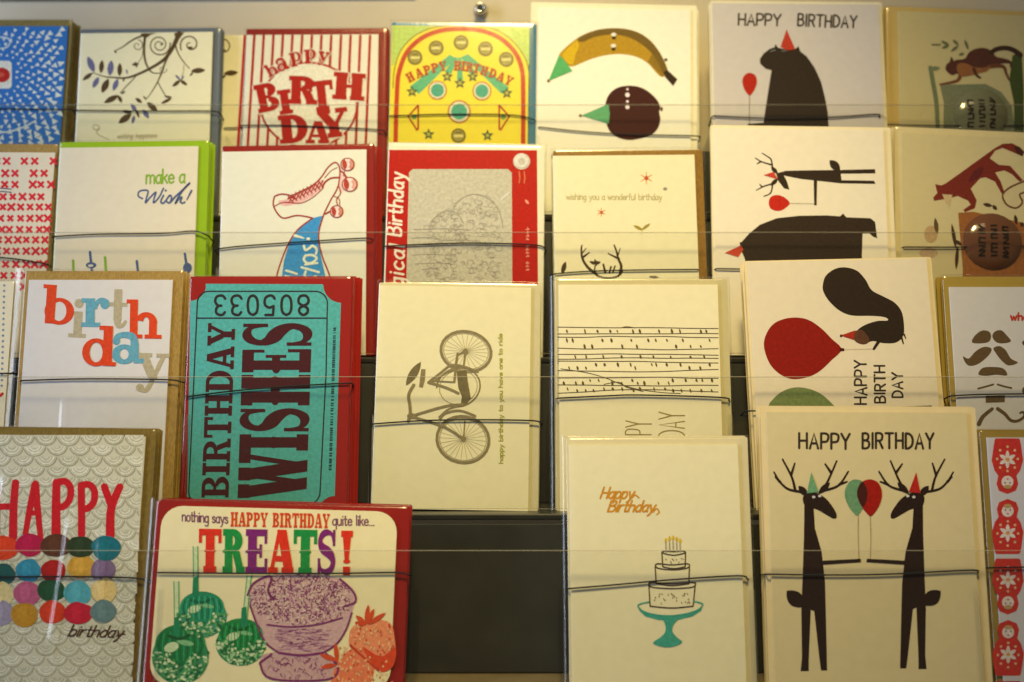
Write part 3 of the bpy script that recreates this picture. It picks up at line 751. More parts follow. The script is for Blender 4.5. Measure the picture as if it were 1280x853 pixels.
# ---- foliage card, and its neighbour copy showing at the right
FOL = (243, 233, 190)
def foliage_print(P, full=True):
    B = (82, 62, 36); V = (104, 104, 142)
    S = lambda pts, w, w1=None: P.stroke('branches', pts, w, B, 0, w1)
    S([(515, 80), (450, 105), (400, 135), (360, 165), (305, 192)], 14, 6)
    S([(520, 74), (512, 180), (520, 260), (545, 320), (580, 350), (640, 350)], 20, 6)
    S([(762, 68), (735, 130), (715, 170), (680, 225), (640, 265), (560, 315), (460, 362), (380, 385), (300, 382), (230, 375), (150, 348)], 34, 5)
    S([(735, 130), (690, 215), (660, 280), (640, 340), (610, 410), (575, 470), (535, 530)], 18, 5)
    S([(610, 415), (640, 470), (670, 520)], 7); S([(735, 150), (750, 200), (785, 260), (835, 318)], 10, 6)
    S([(460, 365), (420, 410), (375, 455), (345, 492)], 7); S([(795, 290), (792, 340), (780, 375)], 4)
    S([(505, 190), (495, 240), (470, 275)], 4)
    P.poly('branches', [(485, 70), (600, 66), (560, 78), (530, 100), (500, 92)], B, 1)
    P.poly('branches', [(725, 66), (798, 62), (780, 84), (760, 110), (735, 100)], B, 1)
    def spiral(cx, cy, r, turns, a0, w):
        pts = []
        for i in range(int(turns * 12) + 1):
            t = i / (turns * 12); a = R(a0) + turns * 2 * math.pi * t
            pts.append((cx + r * (1 - .86 * t) * math.cos(a), cy + r * (1 - .86 * t) * math.sin(a)))
        P.stroke('curls', pts, w, B, 0, w * .7, n=2)
    spiral(620, 150, 80, 2.1, -10, 9); spiral(840, 148, 74, 1.35, 150, 10); spiral(465, 155, 42, 1.3, -80, 6); spiral(645, 322, 30, 1.2, 0, 5)
    P.ell('curls', 640, 143, 9, 9, B, 1); P.ell('curls', 840, 170, 20, 8, B, 1)
    for a, b, w, k in [((112, 232), (158, 345), 46, V), ((215, 258), (205, 352), 34, B), ((280, 260), (268, 370), 44, V), ((340, 278), (338, 374), 34, B),
                       ((75, 402), (147, 348), 30, B), ((148, 457), (190, 378), 36, V), ((212, 492), (260, 390), 46, B), ((293, 477), (326, 390), 36, V),
                       ((385, 322), (395, 358), 12, V), ((362, 412), (374, 382), 14, B), ((228, 562), (332, 508), 40, B), ((328, 508), (354, 562), 26, B),
                       ((350, 500), (380, 478), 14, B), ((425, 292), (478, 284), 22, B), ((450, 268), (462, 312), 18, B), ((845, 336), (948, 329), 38, B),
                       ((838, 372), (862, 340), 14, B), ((712, 447), (772, 400), 26, B), ((768, 400), (820, 437), 24, B), ((733, 362), (772, 402), 16, V),
                       ((796, 368), (774, 402), 14, V), ((633, 567), (708, 530), 22, B), ((655, 516), (712, 524), 16, B), ((330, 707), (424, 640), 46, B),
                       ((353, 618), (428, 632), 26, B), ((428, 712), (444, 648), 24, V), ((418, 568), (458, 622), 30, V), ((450, 528), (498, 562), 26, B),
                       ((533, 558), (607, 622), 42, B), ((547, 672), (503, 608), 34, V), ((477, 668), (455, 608), 20, B), ((505, 513), (532, 542), 12, B), ((300, 190), (318, 208), 14, B)]:
        P.leaf('leaves', a, b, w, k, 1)
    G = (170, 160, 125)
    P.stroke('curls', [(190, 745), (170, 755), (150, 740), (160, 718), (185, 722), (195, 745), (175, 770), (200, 795), (262, 822)], 6, G)
    pen_text(P, 'lettering', 'wishing happiness', (320, 815), (600, 808), (4, -34), 5, (165, 152, 118), slant=.2)
c = Card('foliage_back', 1, (140, 45), (308, 44), 'cream foliage card peeking out between the foliage card and the striped card', FOL, off=-.013,
         n=0, sleeve=False, cord_label='half hidden foliage', cord=[(281, 160), (292, 160), (303, 159)])
P = c.art(131, 33, 321, 1080); foliage_print(P); P.build()
c = Card('foliage', 1, (101, 42), (266, 40), 'cream card with brown branches and slate blue leaves hanging from its top', FOL, env=(101, 36, 277),
         env_rgb=(96, 104, 112), n=2, pitch=.0045, cord_label='foliage', back_label='slate blue envelope stacked behind the foliage card',
         cord=[(92, 138), (180, 139), (262, 139), (274, 142)])
P = c.art(90, 30, 280, 1080); foliage_print(P); P.build()

# ---- red striped HAPPY BIRTHDAY
CR = (240, 226, 172)
c = Card('stripe', 1, (308, 44), (473, 43), 'red and cream striped card reading happy BIRTH DAY in fat letters', CR, env=(308, 36, 485), env_rgb=(138, 10, 8),
         n=3, pitch=.005, cord_label='red striped', back_label='red envelope stacked behind the striped birthday card', cord=[(301, 157), (360, 157), (468, 162), (481, 166)])
P = c.art(270, 0, 570, 1280)
for x in (154, 205, 255, 307, 357, 408, 460, 512, 563, 615, 667, 718, 770, 822):
    xb = 170 + (x - 205) * 635 / 617 - 20
    P.poly('stripes', [(x - 7, 187), (x + 7, 187), (xb + 7, 1100), (xb - 7, 1100)], RED)
P.ell('medallion', 495, 562, 262, 232, RED, 1, n=48); P.ell('medallion', 495, 562, 251, 221, CR, 2, n=48)
def outlined(name, ch, x0, y0, x1, y1, rot, rgb, grow=7, **k):
    for dx, dy in ((-1, 0), (1, 0), (0, -1), (0, 1)):
        slab_fit(P, name, ch, x0 + dx * grow, y0 + dy * grow, x1 + dx * grow, y1 + dy * grow, rot, CR, 3, **k)
    slab_fit(P, name, ch, x0, y0, x1, y1, rot, rgb, 4, **k)
for ch, x, y, r_, hh in (('h', 295, 372, -30, 72), ('a', 352, 346, -20, 68), ('p', 425, 318, -10, 66), ('p', 502, 304, -2, 66), ('y', 574, 314, 10, 66)):
    k = dict(hgt=1.0, desc=0.0) if ch in 'h' else (dict(hgt=.66, desc=.0) if ch == 'a' else dict(hgt=.66, desc=.34))
    hx = hh if ch in 'ha' else hh * 1.15
    outlined('happy_lettering', ch, x - 31, y - hx / 2, x + 31, y + hx / 2, r_, RED, 4, a=.3, s=.16, **k)
for ch, b in (('B', (212, 445, 332, 598, -12)), ('I', (332, 480, 405, 612, -8)), ('R', (388, 408, 540, 558, 2)), ('T', (500, 432, 628, 598, -6)), ('H', (624, 390, 796, 536, 4)),
              ('D', (335, 612, 490, 765, -5)), ('A', (478, 648, 602, 768, 0)), ('Y', (545, 580, 708, 735, -7))):
    outlined('birthday_lettering', ch, *b, RED, 7, a=.34, s=.17)
P.build()

# ---- pinball card
YL = (243, 216, 46)
c = Card('pinball', 1, (490, 32), (661, 34), 'yellow pinball table card with red arch, green stars and HAPPY BIRTHDAY', YL, env=(490, 29.5, 671), env_rgb=(40, 128, 140),
         n=2, pitch=.005, sleeve_top=5, cord_label='yellow pinball', back_label='teal envelope stacked behind the pinball card', cord=[(488, 145), (560, 143), (640, 144), (668, 150)])
P = c.art(480, 0, 780, 1280)
OL = (128, 112, 30); GR = (88, 176, 108)
P.poly('corner_bands', [(45, 140), (260, 140), (160, 195), (90, 265), (50, 350), (42, 350)], (186, 206, 84))
P.poly('corner_bands', [(560, 145), (775, 145), (774, 350), (750, 300), (690, 215), (620, 165)], (186, 206, 84))
arch = [(62, 1050), (62, 750), (70, 480), (82, 380), (122, 280), (200, 205), (300, 165), (410, 155), (520, 165), (620, 205), (698, 280), (735, 370), (742, 480), (742, 750), (742, 1050)]
P.stroke('arch', arch, 24, (196, 54, 18), 1)
P.stroke('arch', [(48, 470), (56, 370), (90, 270), (160, 195), (250, 152), (330, 139)], 5, OL, 1)
P.stroke('arch', [(490, 139), (590, 158), (680, 215), (740, 290), (768, 360), (774, 470)], 5, OL, 1)
for q in ([(136, 465), (186, 503), (380, 312), (352, 292)], [(322, 385), (358, 396), (396, 312), (376, 304)], [(388, 430), (422, 430), (414, 308), (396, 308)],
          [(458, 398), (488, 384), (428, 298), (412, 305)], [(628, 503), (668, 470), (446, 288), (424, 302)]):
    P.poly('star_rays', q, GR, 0)
for x, y in ((165, 308), (278, 257), (411, 228), (541, 262), (652, 318), (397, 725), (300, 850), (500, 850)):
    P.ell('bumpers', x, y, 40, 40, (118, 100, 30), 1); P.ell('bumpers', x, y, 31, 31, (158, 142, 52), 2)
    P.poly('bumpers', [(x - 24, y - 5), (x + 24, y - 5), (x + 24, y + 8), (x - 24, y + 8)], (228, 208, 110), 3)
    P.stroke('bumpers', [(x - 15, y - 16), (x + 15, y - 16)], 7, (110, 92, 30), 3)
for x, y, r_ in ((285, 483, 51), (522, 487, 51), (401, 597, 62)):
    P.ell('targets', x, y, r_, r_, (190, 90, 28), 1); P.ell('targets', x, y, r_ * .88, r_ * .88, (224, 214, 150), 2); P.ell('targets', x, y, r_ * .68, r_ * .68, (62, 160, 112), 3)
for sx, cx in ((1, 155), (-1, 642)):
    P.stroke('flippers', [(cx + sx * 28, 562), (cx - sx * 26, 622), (cx + sx * 20, 694)], 9, RED, 1, smooth=False)
    P.stroke('flippers', [(cx + sx * 28, 562), (cx + sx * 27, 690)], 9, RED, 1)
    P.ell('flippers', cx + sx * 6, 626, 15, 12, (108, 150, 60), 1)
for x, y in ((150, 490), (337, 410), (405, 445), (473, 410), (655, 498), (238, 718), (552, 724)):
    P.star('stars', x, y, 33, (70, 84, 46), 2); P.star('stars', x, y, 15, (186, 176, 60), 3)
pos = [('H', 140, 412, -28), ('A', 186, 390, -22), ('P', 230, 375, -16), ('P', 271, 363, -12), ('Y', 313, 354, -6), ('B', 392, 352, 2), ('I', 424, 354, 4), ('R', 456, 359, 7),
       ('T', 494, 367, 11), ('H', 535, 379, 15), ('D', 580, 393, 19), ('A', 624, 411, 24), ('Y', 666, 431, 28)]
for ch, x, y, r_ in pos:
    hw = 12 if ch == 'I' else 19
    slab_fit(P, 'lettering', ch, x - hw, y - 25, x + hw, y + 25, r_, (186, 58, 20), 4, a=.3, s=.14)
P.build()

# ---- banana and plum in party hats
PW = (240, 228, 176)
c = Card('banana', 1, (674, 9), (863, 13), 'cream card with a banana and a dark round fruit in green party hats', PW, env=(664, 5, 871), env_rgb=(238, 222, 160), n=3, pitch=.0055,
         cord_label='banana', back_label='cream card stacked behind the banana card', sleeve=False, drift=(.0011, 0), cord=[(674, 159), (720, 164), (780, 168), (866, 170), (874, 172)])
P = c.art(660, 0, 960, 1280)
P.poly('banana', [(165, 300), (200, 255), (270, 200), (350, 165), (430, 152), (520, 155), (600, 180), (660, 225), (705, 285), (735, 345), (745, 385), (720, 412), (690, 395), (640, 340), (580, 305), (500, 290), (420, 295), (340, 315), (280, 340), (235, 356), (200, 340)], (176, 132, 26), 0, True)
P.poly('banana', [(262, 208), (350, 167), (430, 153), (520, 156), (600, 181), (660, 226), (705, 286), (735, 346), (744, 384), (725, 400), (690, 330), (640, 265), (570, 215), (500, 190), (430, 186), (350, 200), (290, 225)], (112, 84, 26), 1, True)
P.poly('banana', [(178, 292), (262, 212), (272, 250), (250, 300), (240, 350), (205, 335)], (206, 164, 24), 1)
P.poly('banana', [(660, 290), (690, 330), (722, 395), (715, 410), (680, 370), (640, 330)], (138, 104, 26), 2)
P.poly('banana', [(722, 388), (742, 374), (796, 424), (774, 460), (734, 416)], (52, 34, 18), 2)
P.poly('party_hats', [(166, 294), (202, 332), (236, 380), (108, 434)], (84, 164, 82), 3)
P.ell('party_hats', 109, 433, 8, 8, (120, 90, 40), 4)
for x, y in ((457, 186), (455, 246)):
    P.ell('faces', x, y, 14, 10, (232, 218, 170), 3); P.ell('faces', x + 1, y + 17, 11, 8, (50, 30, 18), 3)
P.ell('banana', 735, 320, 8, 8, (60, 40, 20), 3)
P.poly('plum', [(412, 560), (432, 505), (475, 470), (530, 458), (590, 464), (640, 488), (685, 530), (705, 570), (700, 600), (706, 640), (690, 690), (650, 725), (590, 742), (530, 748), (470, 730), (432, 695), (414, 640)], (62, 22, 16), 0, True)
P.ell('plum', 712, 583, 7, 12, (80, 40, 22), 1)
for y, r_ in ((478, 6), (508, 12), (543, 7), (573, 11)): P.ell('faces', 530, y, r_, r_, (236, 214, 190), 3)
P.poly('party_hats', [(428, 556), (436, 610), (430, 662), (284, 618)], (96, 160, 94), 3); P.ell('party_hats', 279, 618, 8, 8, (120, 90, 50), 4)
P.build()

# ---- bear with red hat and balloon
c = Card('bear', 1, (890, 4), (1098, 6), 'white card with a seated black bear in a red hat holding a red balloon', (200, 186, 154), env=(888, 2, 1102), env_rgb=(226, 208, 150), n=3, pitch=.006,
         sleeve=False, off=.004, cord_label='seated bear', back_label='off white card stacked behind the seated bear card', cord=[(892, 145), (955, 148), (1035, 147), (1094, 143), (1099, 146)])
P = c.art(880, 0, 1180, 1280)
pen_text(P, 'lettering', 'HAPPY', (184, 134), (408, 140), (2, -60), 10, (58, 48, 36), jitter=.3)
pen_text(P, 'lettering', 'BIRTHDAY', (500, 138), (812, 150), (3, -62), 10, (58, 48, 36), jitter=.3, gap=2.2)
P.poly('bear', [(380, 236), (396, 256), (440, 266), (486, 262), (504, 248), (514, 276), (548, 302), (590, 362), (625, 440), (645, 520), (660, 600), (668, 720), (672, 1000), (300, 1000), (308, 720), (325, 600), (345, 470), (360, 376), (330, 369), (300, 342), (298, 316), (318, 286), (350, 262), (376, 253)], INKB)
P.stroke('bear', [(355, 276), (380, 268)], 5, (110, 110, 90), 1); P.stroke('bear', [(415, 274), (438, 272)], 5, (110, 110, 90), 1)
P.poly('party_hat', [(440, 158), (486, 264), (445, 270), (408, 252)], (182, 52, 30), 1)
P.poly('balloon', [(243, 390), (272, 402), (283, 435), (272, 475), (250, 508), (236, 508), (214, 475), (204, 435), (216, 402)], (172, 32, 14), 0, True)
P.stroke('balloon', [(243, 508), (242, 600), (243, 665)], 4, (110, 95, 70)); P.poly('bear', [(230, 662), (320, 655), (320, 680), (240, 675)], INKB)
P.build()

# ---- badges
def badge(card, u, v, rpx, rgb, strokes):
    x, y = card.local(u, v); r = card.local(u + rpx, v)[0] - x
    vs, fs = [], []
    rings, seg = 7, 28
    for j in range(rings):
        t = j / (rings - 1); a = t * 1.25
        rr = r * math.sin(a) / math.sin(1.25); z = 0.0004 + r * .26 * (math.cos(a) - math.cos(1.25)) / (1 - math.cos(1.25))
        for i in range(seg):
            b = 2 * math.pi * i / seg; vs.append((x + rr * math.cos(b), y + rr * math.sin(b), z))
    for j in range(rings - 1):
        for i in range(seg):
            fs.append([j * seg + i, (j + 1) * seg + i, (j + 1) * seg + (i + 1) % seg, j * seg + (i + 1) % seg])
    fs.append(list(range(seg)))
    m, nt, b = new_mat('glossy_badge'); b.inputs['Base Color'].default_value = (*base_of(rgb), 1); b.inputs['Roughness'].default_value = .12
    b.inputs['Coat Weight'].default_value = .6
    o = mesh_obj('button_badge', vs, fs, m, card.root, smooth=True)
    # lettering lies on the dome
    lv, lf = [], []
    for pts, w in strokes:
        sm = catmull(pts, False, 4) if len(pts) > 2 else pts
        q = []
        N = len(sm)
        for i, p in enumerate(sm):
            a_, b_ = sm[max(i - 1, 0)], sm[min(i + 1, N - 1)]
            dx, dy = b_[0] - a_[0], b_[1] - a_[1]; L = math.hypot(dx, dy) or 1
            for s_ in (1, -1):
                X, Y = p[0] - s_ * dy / L * w / 2, p[1] + s_ * dx / L * w / 2
                rr = min(.97, math.hypot(X, Y)); a = math.asin(rr * math.sin(1.25))
                z = 0.0006 + r * .26 * (math.cos(a) - math.cos(1.25)) / (1 - math.cos(1.25))
                q.append((x + X * r, y + Y * r, z))
        b0 = len(lv); lv += q
        lf += [[b0 + 2 * i, b0 + 2 * i + 1, b0 + 2 * i + 3, b0 + 2 * i + 2] for i in range(N - 1)]
    mesh_obj('badge_lettering', lv, lf, ink((40, 30, 20)), o)
    return o
def badge_words(k):
    rn = random.Random(k); out = []
    for col, x in enumerate((-.42, -.02, .38)):
        y = -.55
        while y < .5:
            hgt = rn.uniform(.12, .2)
            out.append(([(x - .12, y), (x + .1, y + rn.uniform(-.03, .03))], .07))
            if rn.random() < .7: out.append(([(x + rn.choice((-.1, .08)), y), (x + rn.choice((-.1, .08)), y + hgt * .9)], .07))
            y += hgt
    return out

# ---- running squirrel card
c = Card('chipmunk', 1, (1122, 14), (1312, 21), 'tan card with a small brown running animal above a green dome badge', (206, 184, 112), env=(1106, 12, 1318), env_rgb=(206, 170, 84), n=2, pitch=.006,
         cord_label='running animal', back_label='tan card stacked behind the running animal card', cord=[(1107, 156), (1180, 157), (1300, 157)])
P = c.art(1140, 30, 1280, 853)
DB = (84, 40, 24)
P.poly('animal', [(300, 290), (340, 275), (400, 265), (440, 212), (500, 187), (560, 186), (610, 210), (640, 250), (700, 265), (745, 300), (700, 302), (650, 310), (600, 330), (560, 350), (500, 372), (440, 380), (380, 392), (340, 382), (310, 392), (280, 378), (255, 346), (262, 310), (285, 290), (297, 252), (316, 280)], DB, 1, True)
P.poly('animal', [(345, 310), (400, 300), (470, 330), (540, 335), (600, 325), (570, 362), (500, 380), (440, 396), (375, 402), (345, 365)], (150, 92, 42), 2, True)
P.stroke('animal', [(370, 385), (350, 430), (285, 450), (212, 462)], 34, (120, 68, 34), 1, 14)
P.stroke('animal', [(470, 345), (490, 390), (518, 412)], 26, DB, 2, 16); P.stroke('animal', [(590, 325), (690, 325), (718, 380), (738, 428)], 34, (110, 60, 30), 1, 14)
P.stroke('animal', [(640, 270), (740, 288), (752, 330)], 30, DB, 1, 14); P.stroke('animal', [(600, 220), (650, 192), (720, 185), (780, 205), (825, 240)], 34, (60, 34, 20), 1, 40)
LG = (104, 104, 58)
P.stroke('foliage', [(155, 160), (215, 160)], 14, LG)
for a, b in (((220, 130), (285, 165)), ((225, 188), (285, 165)), ((310, 120), (355, 165)), ((295, 215), (355, 165)), ((400, 120), (430, 200)), ((355, 240), (400, 225))):
    P.leaf('foliage', a, b, 24, LG)
P.stroke('foliage', [(140, 335), (160, 450), (185, 600), (195, 800), (200, 1100)], 34, (112, 118, 70)); P.leaf('foliage', (135, 345), (215, 338), 36, (120, 124, 76))
P.poly('mound', [(212, 465), (560, 458), (680, 520), (760, 630), (785, 800), (790, 1100), (235, 1100), (238, 800), (242, 600)], (124, 124, 78))
P.poly('foliage', [(765, 240), (835, 215), (850, 500), (852, 1100), (785, 1100), (775, 600), (740, 430)], (64, 76, 26))
P.build()
badge(c, 1140 + 520 * .1641, 30 + 690 * .1641, 34, (112, 108, 66), badge_words(4))

# ================================================================== SECOND ROW
# ---- cross stitch
c = Card('stitch', 2, (-112, 190), (69, 191), 'white card covered in red cross-stitch marks, cut off at the left edge', (226, 214, 190), env=(-112, 180, 73), env_rgb=(158, 128, 72), env_kind='kraft',
         n=2, pitch=.005, cord_label='cross-stitch', back_label='kraft envelope stacked behind the cross-stitch card', cord=[(-110, 318), (0, 322), (57, 330)])
P = c.art(0, 170, 300, 1280)
rowsx = {135: [35, 130, 185, 285], 200: [80, 180, 235], 260: [25, 80, 175, 218, 272], 325: [120, 172, 218], 380: [15, 60, 110, 160, 210, 258], 440: [55, 110, 160, 210, 255],
         500: [10, 50, 105, 155, 210, 250], 555: [45, 95, 140, 190, 240], 615: [35, 85, 140, 190, 238], 685: [30, 85, 140, 185, 232], 745: [20, 75, 130, 180, 228], 805: [15, 70, 125, 175, 222]}
rn = random.Random(8)
for y, xs in rowsx.items():
    for x in xs + [xs[0] - 52 * k for k in range(1, 9) if rn.random() < .85]:
        s_ = 19 * rn.uniform(.8, 1.1)
        for d in (1, -1): P.stroke('cross_stitches', [(x - s_, y - d * s_), (x + s_, y + d * s_)], 13, (216, 36, 52), caps=False)
for y in (283, 300): P.stroke('lettering', [(-40, y), (10, y - 3), (60, y + 2)], 6, (80, 90, 110))
P.build()

# ---- make a wish
c = Card('wish', 2, (75, 185), (248, 183), 'white card reading make a Wish! with a lime green envelope showing at its edge', (222, 212, 192), env=(75, 177, 262), env_rgb=(140, 176, 20), n=3, pitch=.0055,
         cord_label='make a wish', back_label='lime green envelope stacked behind the make a wish card', cord=[(66, 296), (120, 293), (200, 292), (242, 289), (258, 294)])
P = c.art(0, 170, 300, 1280)
GN = (128, 168, 52); BL = (72, 92, 138)
pen_text(P, 'make_a_lettering', 'make a', (780, 255), (985, 250), (2, -74), 10, GN, gap=1.2)
P.stroke('wish_lettering', [(760, 335), (738, 322), (742, 298), (770, 290), (790, 296), (782, 330), (776, 358), (800, 330), (832, 300), (822, 335), (820, 358), (850, 325), (872, 280)], 9, BL)
P.stroke('wish_lettering', [(872, 318), (858, 350), (870, 360), (885, 345), (905, 318), (915, 330), (905, 358), (890, 352)], 9, BL, 1); P.ell('wish_lettering', 884, 292, 6, 6, BL)
P.stroke('wish_lettering', [(912, 352), (940, 320), (990, 275), (1014, 250), (985, 278), (950, 330), (935, 362), (955, 335), (970, 328), (962, 352), (975, 360)], 9, BL, 2)
P.stroke('wish_lettering', [(1022, 292), (996, 342)], 10, BL, 3, 5); P.ell('wish_lettering', 984, 355, 6, 6, BL)
for x0, y0, x1, y1, k in ((390, 665, 394, 780, GN), (480, 620, 496, 780, BL), (560, 648, 570, 780, GN), (730, 668, 742, 780, BL), (986, 630, 1008, 780, BL)):
    P.stroke('candles', [(x0, y0), (x1, y1)], 14, k)
P.ell('candles', 486, 690, 28, 16, BL, 1); P.ell('candles', 484, 693, 14, 7, (214, 206, 190), 2); P.ell('candles', 1000, 705, 24, 28, BL, 1)
P.build()

# ---- roller skate
c = Card('skate', 2, (278, 190), (458, 187), 'white card with a red outlined roller skate on a leg in a blue sock', (238, 230, 212), env=(278, 181.5, 468), env_rgb=(146, 8, 10), n=4, pitch=.0052,
         cord_label='roller skate', back_label='dark red envelope stacked behind the roller skate card', drift=(.0008, 0), cord=[(269, 312), (300, 308), (370, 303), (452, 298), (464, 299)])
P = c.art(330, 180, 470, 702)
RD = (164, 44, 34)
P.poly('skate', [(90, 360), (150, 345), (250, 290), (340, 230), (380, 240), (370, 270), (300, 330), (220, 370), (130, 390)], (238, 178, 150), 0, True)
S = lambda pts, w=9.5: P.stroke('skate', pts, w, RD, 1)
S([(66, 330), (58, 380), (80, 430), (122, 466), (200, 450), (262, 456), (305, 466)]); S([(66, 330), (105, 316), (158, 322), (190, 345)])
S([(150, 345), (190, 318), (250, 290), (310, 258), (360, 208), (400, 150), (440, 118), (465, 130), (476, 170), (470, 240), (455, 290), (420, 350), (385, 420), (372, 452)], 9)
S([(466, 212), (420, 216), (384, 240), (366, 272)], 11); S([(458, 150), (420, 170), (380, 215)], 5); S([(66, 392), (110, 370), (152, 368), (230, 372), (300, 340), (370, 280)], 6)
for i in range(9):
    t = i / 8; x, y = 165 + 190 * t, 345 - 95 * t
    S([(x - 14, y - 16), (x + 18, y + 24)], 7); S([(x + 16, y - 22), (x - 10, y + 26)], 6)
for x, y, r_ in ((524, 130, 44), (538, 255, 50), (456, 425, 42)):
    P.ell('wheels', x, y, r_, r_ * .93, (224, 150, 116), 1); P.ell('wheels', x, y, r_ * .86, r_ * .8, (244, 216, 186), 2)
    P.leaf('wheels', (x - r_ * .5, y - r_ * .75), (x - r_ * .35, y + r_ * .75), r_ * .7, (188, 64, 44), 3)
    for q in (.45, .62, .8): P.stroke('wheels', [(x + r_ * q * math.cos(R(a)), y + r_ * q * .9 * math.sin(R(a))) for a in range(-60, 61, 30)], 5, (214, 112, 80), 3, caps=False)
    P.stroke('wheels', [(x + r_ * .95 * math.cos(R(a)), y + r_ * .88 * math.sin(R(a))) for a in range(0, 361, 24)], 6, RD, 3, caps=False)
P.poly('skate', [(474, 150), (500, 150), (510, 200), (500, 290), (486, 310), (466, 300), (476, 220)], (240, 200, 168), 0)
S([(505, 175), (500, 200), (520, 205)], 6); S([(440, 330), (470, 345), (475, 385)], 6)
S([(478, 170), (505, 190), (515, 215)], 9); S([(470, 270), (480, 310), (455, 350), (462, 385)], 7); S([(385, 440), (420, 420)], 10)
P.poly('sock', [(300, 466), (372, 450), (348, 530), (344, 610), (354, 690), (385, 830), (420, 1000), (80, 1000), (112, 830), (126, 730), (156, 630), (212, 540)], (62, 148, 190), 0)
P.stroke('sock', [(305, 466), (210, 540), (152, 630), (110, 730), (80, 830), (50, 1000)], 9, RD, 1); P.stroke('sock', [(372, 452), (346, 540), (345, 620), (370, 720), (412, 830), (450, 1000)], 9, RD, 1)
WT = (236, 236, 220)
P.stroke('lettering', [(194, 576), (250, 592)], 20, WT, 2, 8); P.ell('lettering', 278, 596, 12, 9, WT, 2)
P.stroke('lettering', [(250, 640), (262, 668), (290, 650), (305, 640), (330, 660), (326, 690)], 15, WT, 2)
P.stroke('lettering', [(262, 700), (250, 725), (275, 750), (312, 740), (330, 715), (300, 698), (262, 702)], 15, WT, 2); P.stroke('lettering', [(258, 758), (335, 748)], 12, WT, 3)
P.stroke('lettering', [(236, 775), (345, 805)], 14, WT, 2); P.stroke('lettering', [(262, 800), (256, 830), (290, 845), (325, 830)], 14, WT, 3); P.stroke('lettering', [(140, 795), (205, 815)], 14, WT, 2); P.stroke('lettering', [(135, 830), (200, 850)], 14, WT, 3)
P.build()

# ---- magical birthday screen toy
c = Card('magical', 2, (486, 178), (681, 181), 'red framed card like a drawing screen with Magical Birthday up its side', (244, 230, 172), n=3, pitch=.0045, sleeve_top=2, cord_label='Magical Birthday', off=.003,
         back_label='cream card stacked behind the Magical Birthday card', cord=[(481, 308), (520, 306), (580, 304), (640, 305), (673, 307), (681, 311)])
P = c.art(480, 180, 690, 995)
RF = (190, 16, 4)
P.poly('red_frame', [(30, 36), (906, 38), (912, 820), (912, 1180), (-5, 1180), (8, 820)], RF)
scr = [(170, 150), (735, 150), (757, 172), (760, 830), (760, 1060), (125, 1060), (132, 830), (148, 172)]
P.poly('drawing_screen', scr, (204, 192, 148), 1)
P.ell('knob', 815, 104, 51, 49, (206, 190, 150), 1); P.ell('knob', 813, 100, 43, 41, (232, 220, 184), 2); P.ell('knob', 815, 104, 20, 20, (206, 192, 152), 3)
rn = random.Random(5)
SK = (166, 154, 120)
for i in range(280):
    x = rn.uniform(250, 690); top = 300 + ((x - 540) / 160) ** 2 * 110 if x > 420 else 400 + ((x - 370) / 110) ** 2 * 70
    y = rn.uniform(top, 1000); r_ = rn.uniform(7, 24)
    a0 = rn.uniform(0, 360)
    P.stroke('sketched_cake', [(x + r_ * math.cos(R(a0 + q)), y + r_ * .8 * math.sin(R(a0 + q))) for q in range(0, 260, 50)], 2.8, SK, 2, caps=False, n=3)
P.stroke('sketched_cake', [(400, 400), (440, 340), (520, 300), (610, 320), (680, 390), (705, 500)], 5, SK, 2); P.stroke('sketched_cake', [(270, 500), (300, 440), (360, 400), (430, 410), (470, 470)], 5, SK, 2)
for y, x0, x1 in ((508, 175, 515), (560, 165, 330), (575, 330, 560), (660, 165, 400), (712, 180, 420), (745, 220, 330)): P.stroke('sketched_cake', [(x0, y), ((x0 + x1) / 2, y - 5), (x1, y + 3)], 5, SK, 2, caps=False)
CW = (246, 226, 180)
pen_text(P, 'title_lettering', 'Magical', (108, 1010), (120, 606), (-88, 0), 14, CW, 1, gap=2.2, slant=.15)
pen_text(P, 'title_lettering', 'Birthday', (100, 545), (118, 178), (-84, 0), 14, CW, 1, gap=2.0, slant=.15)
for i in range(13):
    if i in (3, 8): continue
    y = 748 - i * 20; P.stroke('small_lettering', [(842, y), (858, y - 2)], 6, (240, 150, 110), 1); P.stroke('small_lettering', [(rn.choice((842, 858)), y), (850, y - 11)], 5, (240, 150, 110), 1)
for x in (800, 830): P.stroke('small_lettering', [(x, 165), (x + 4, 200), (x, 232)], 8, (216, 110, 60), 1)
P.leaf('small_lettering', (835, 330), (858, 358), 16, (240, 150, 110), 1)
P.stroke('drawing_screen', [(688, 335), (742, 288)], 9, (228, 218, 184), 2)
P.build()

# ---- antlers
c = Card('antlers', 2, (691, 195), (868, 193.5), 'cream card with deer antlers at its lower edge and two small red stars', (248, 232, 166), env=(691, 188, 878), env_rgb=(146, 104, 32), env_kind='kraft', n=2, pitch=.005,
         cord_label='antler', back_label='brown kraft envelope stacked behind the antler card', sleeve_top=4, cord=[(690, 343), (725, 340), (780, 338), (872, 337)])
P = c.art(680, 180, 900, 1104)
AN = (72, 52, 24)
pen_text(P, 'lettering', 'wishing you a wonderful birthday', (140, 350), (738, 352), (0, -38), 6, (196, 180, 112), gap=1.4)
for x, y, r_ in ((642, 215, 42), (360, 430, 28)):
    for k in range(6):
        a = R(60 * k + 30); P.stroke('stars', [(x, y), (x + r_ * math.cos(a), y + r_ * math.sin(a))], 9, (226, 130, 70), 0, 3)
    P.ell('stars', x, y, r_ * .3, r_ * .3, (196, 84, 36), 1)
P.ell('stars', 760, 283, 13, 11, (150, 146, 110))
P.leaf('birds', (560, 512), (622, 542), 20, (166, 144, 46)); P.leaf('birds', (610, 542), (668, 500), 18, (166, 144, 46)); P.stroke('birds', [(615, 540), (612, 575)], 4, (214, 196, 110))
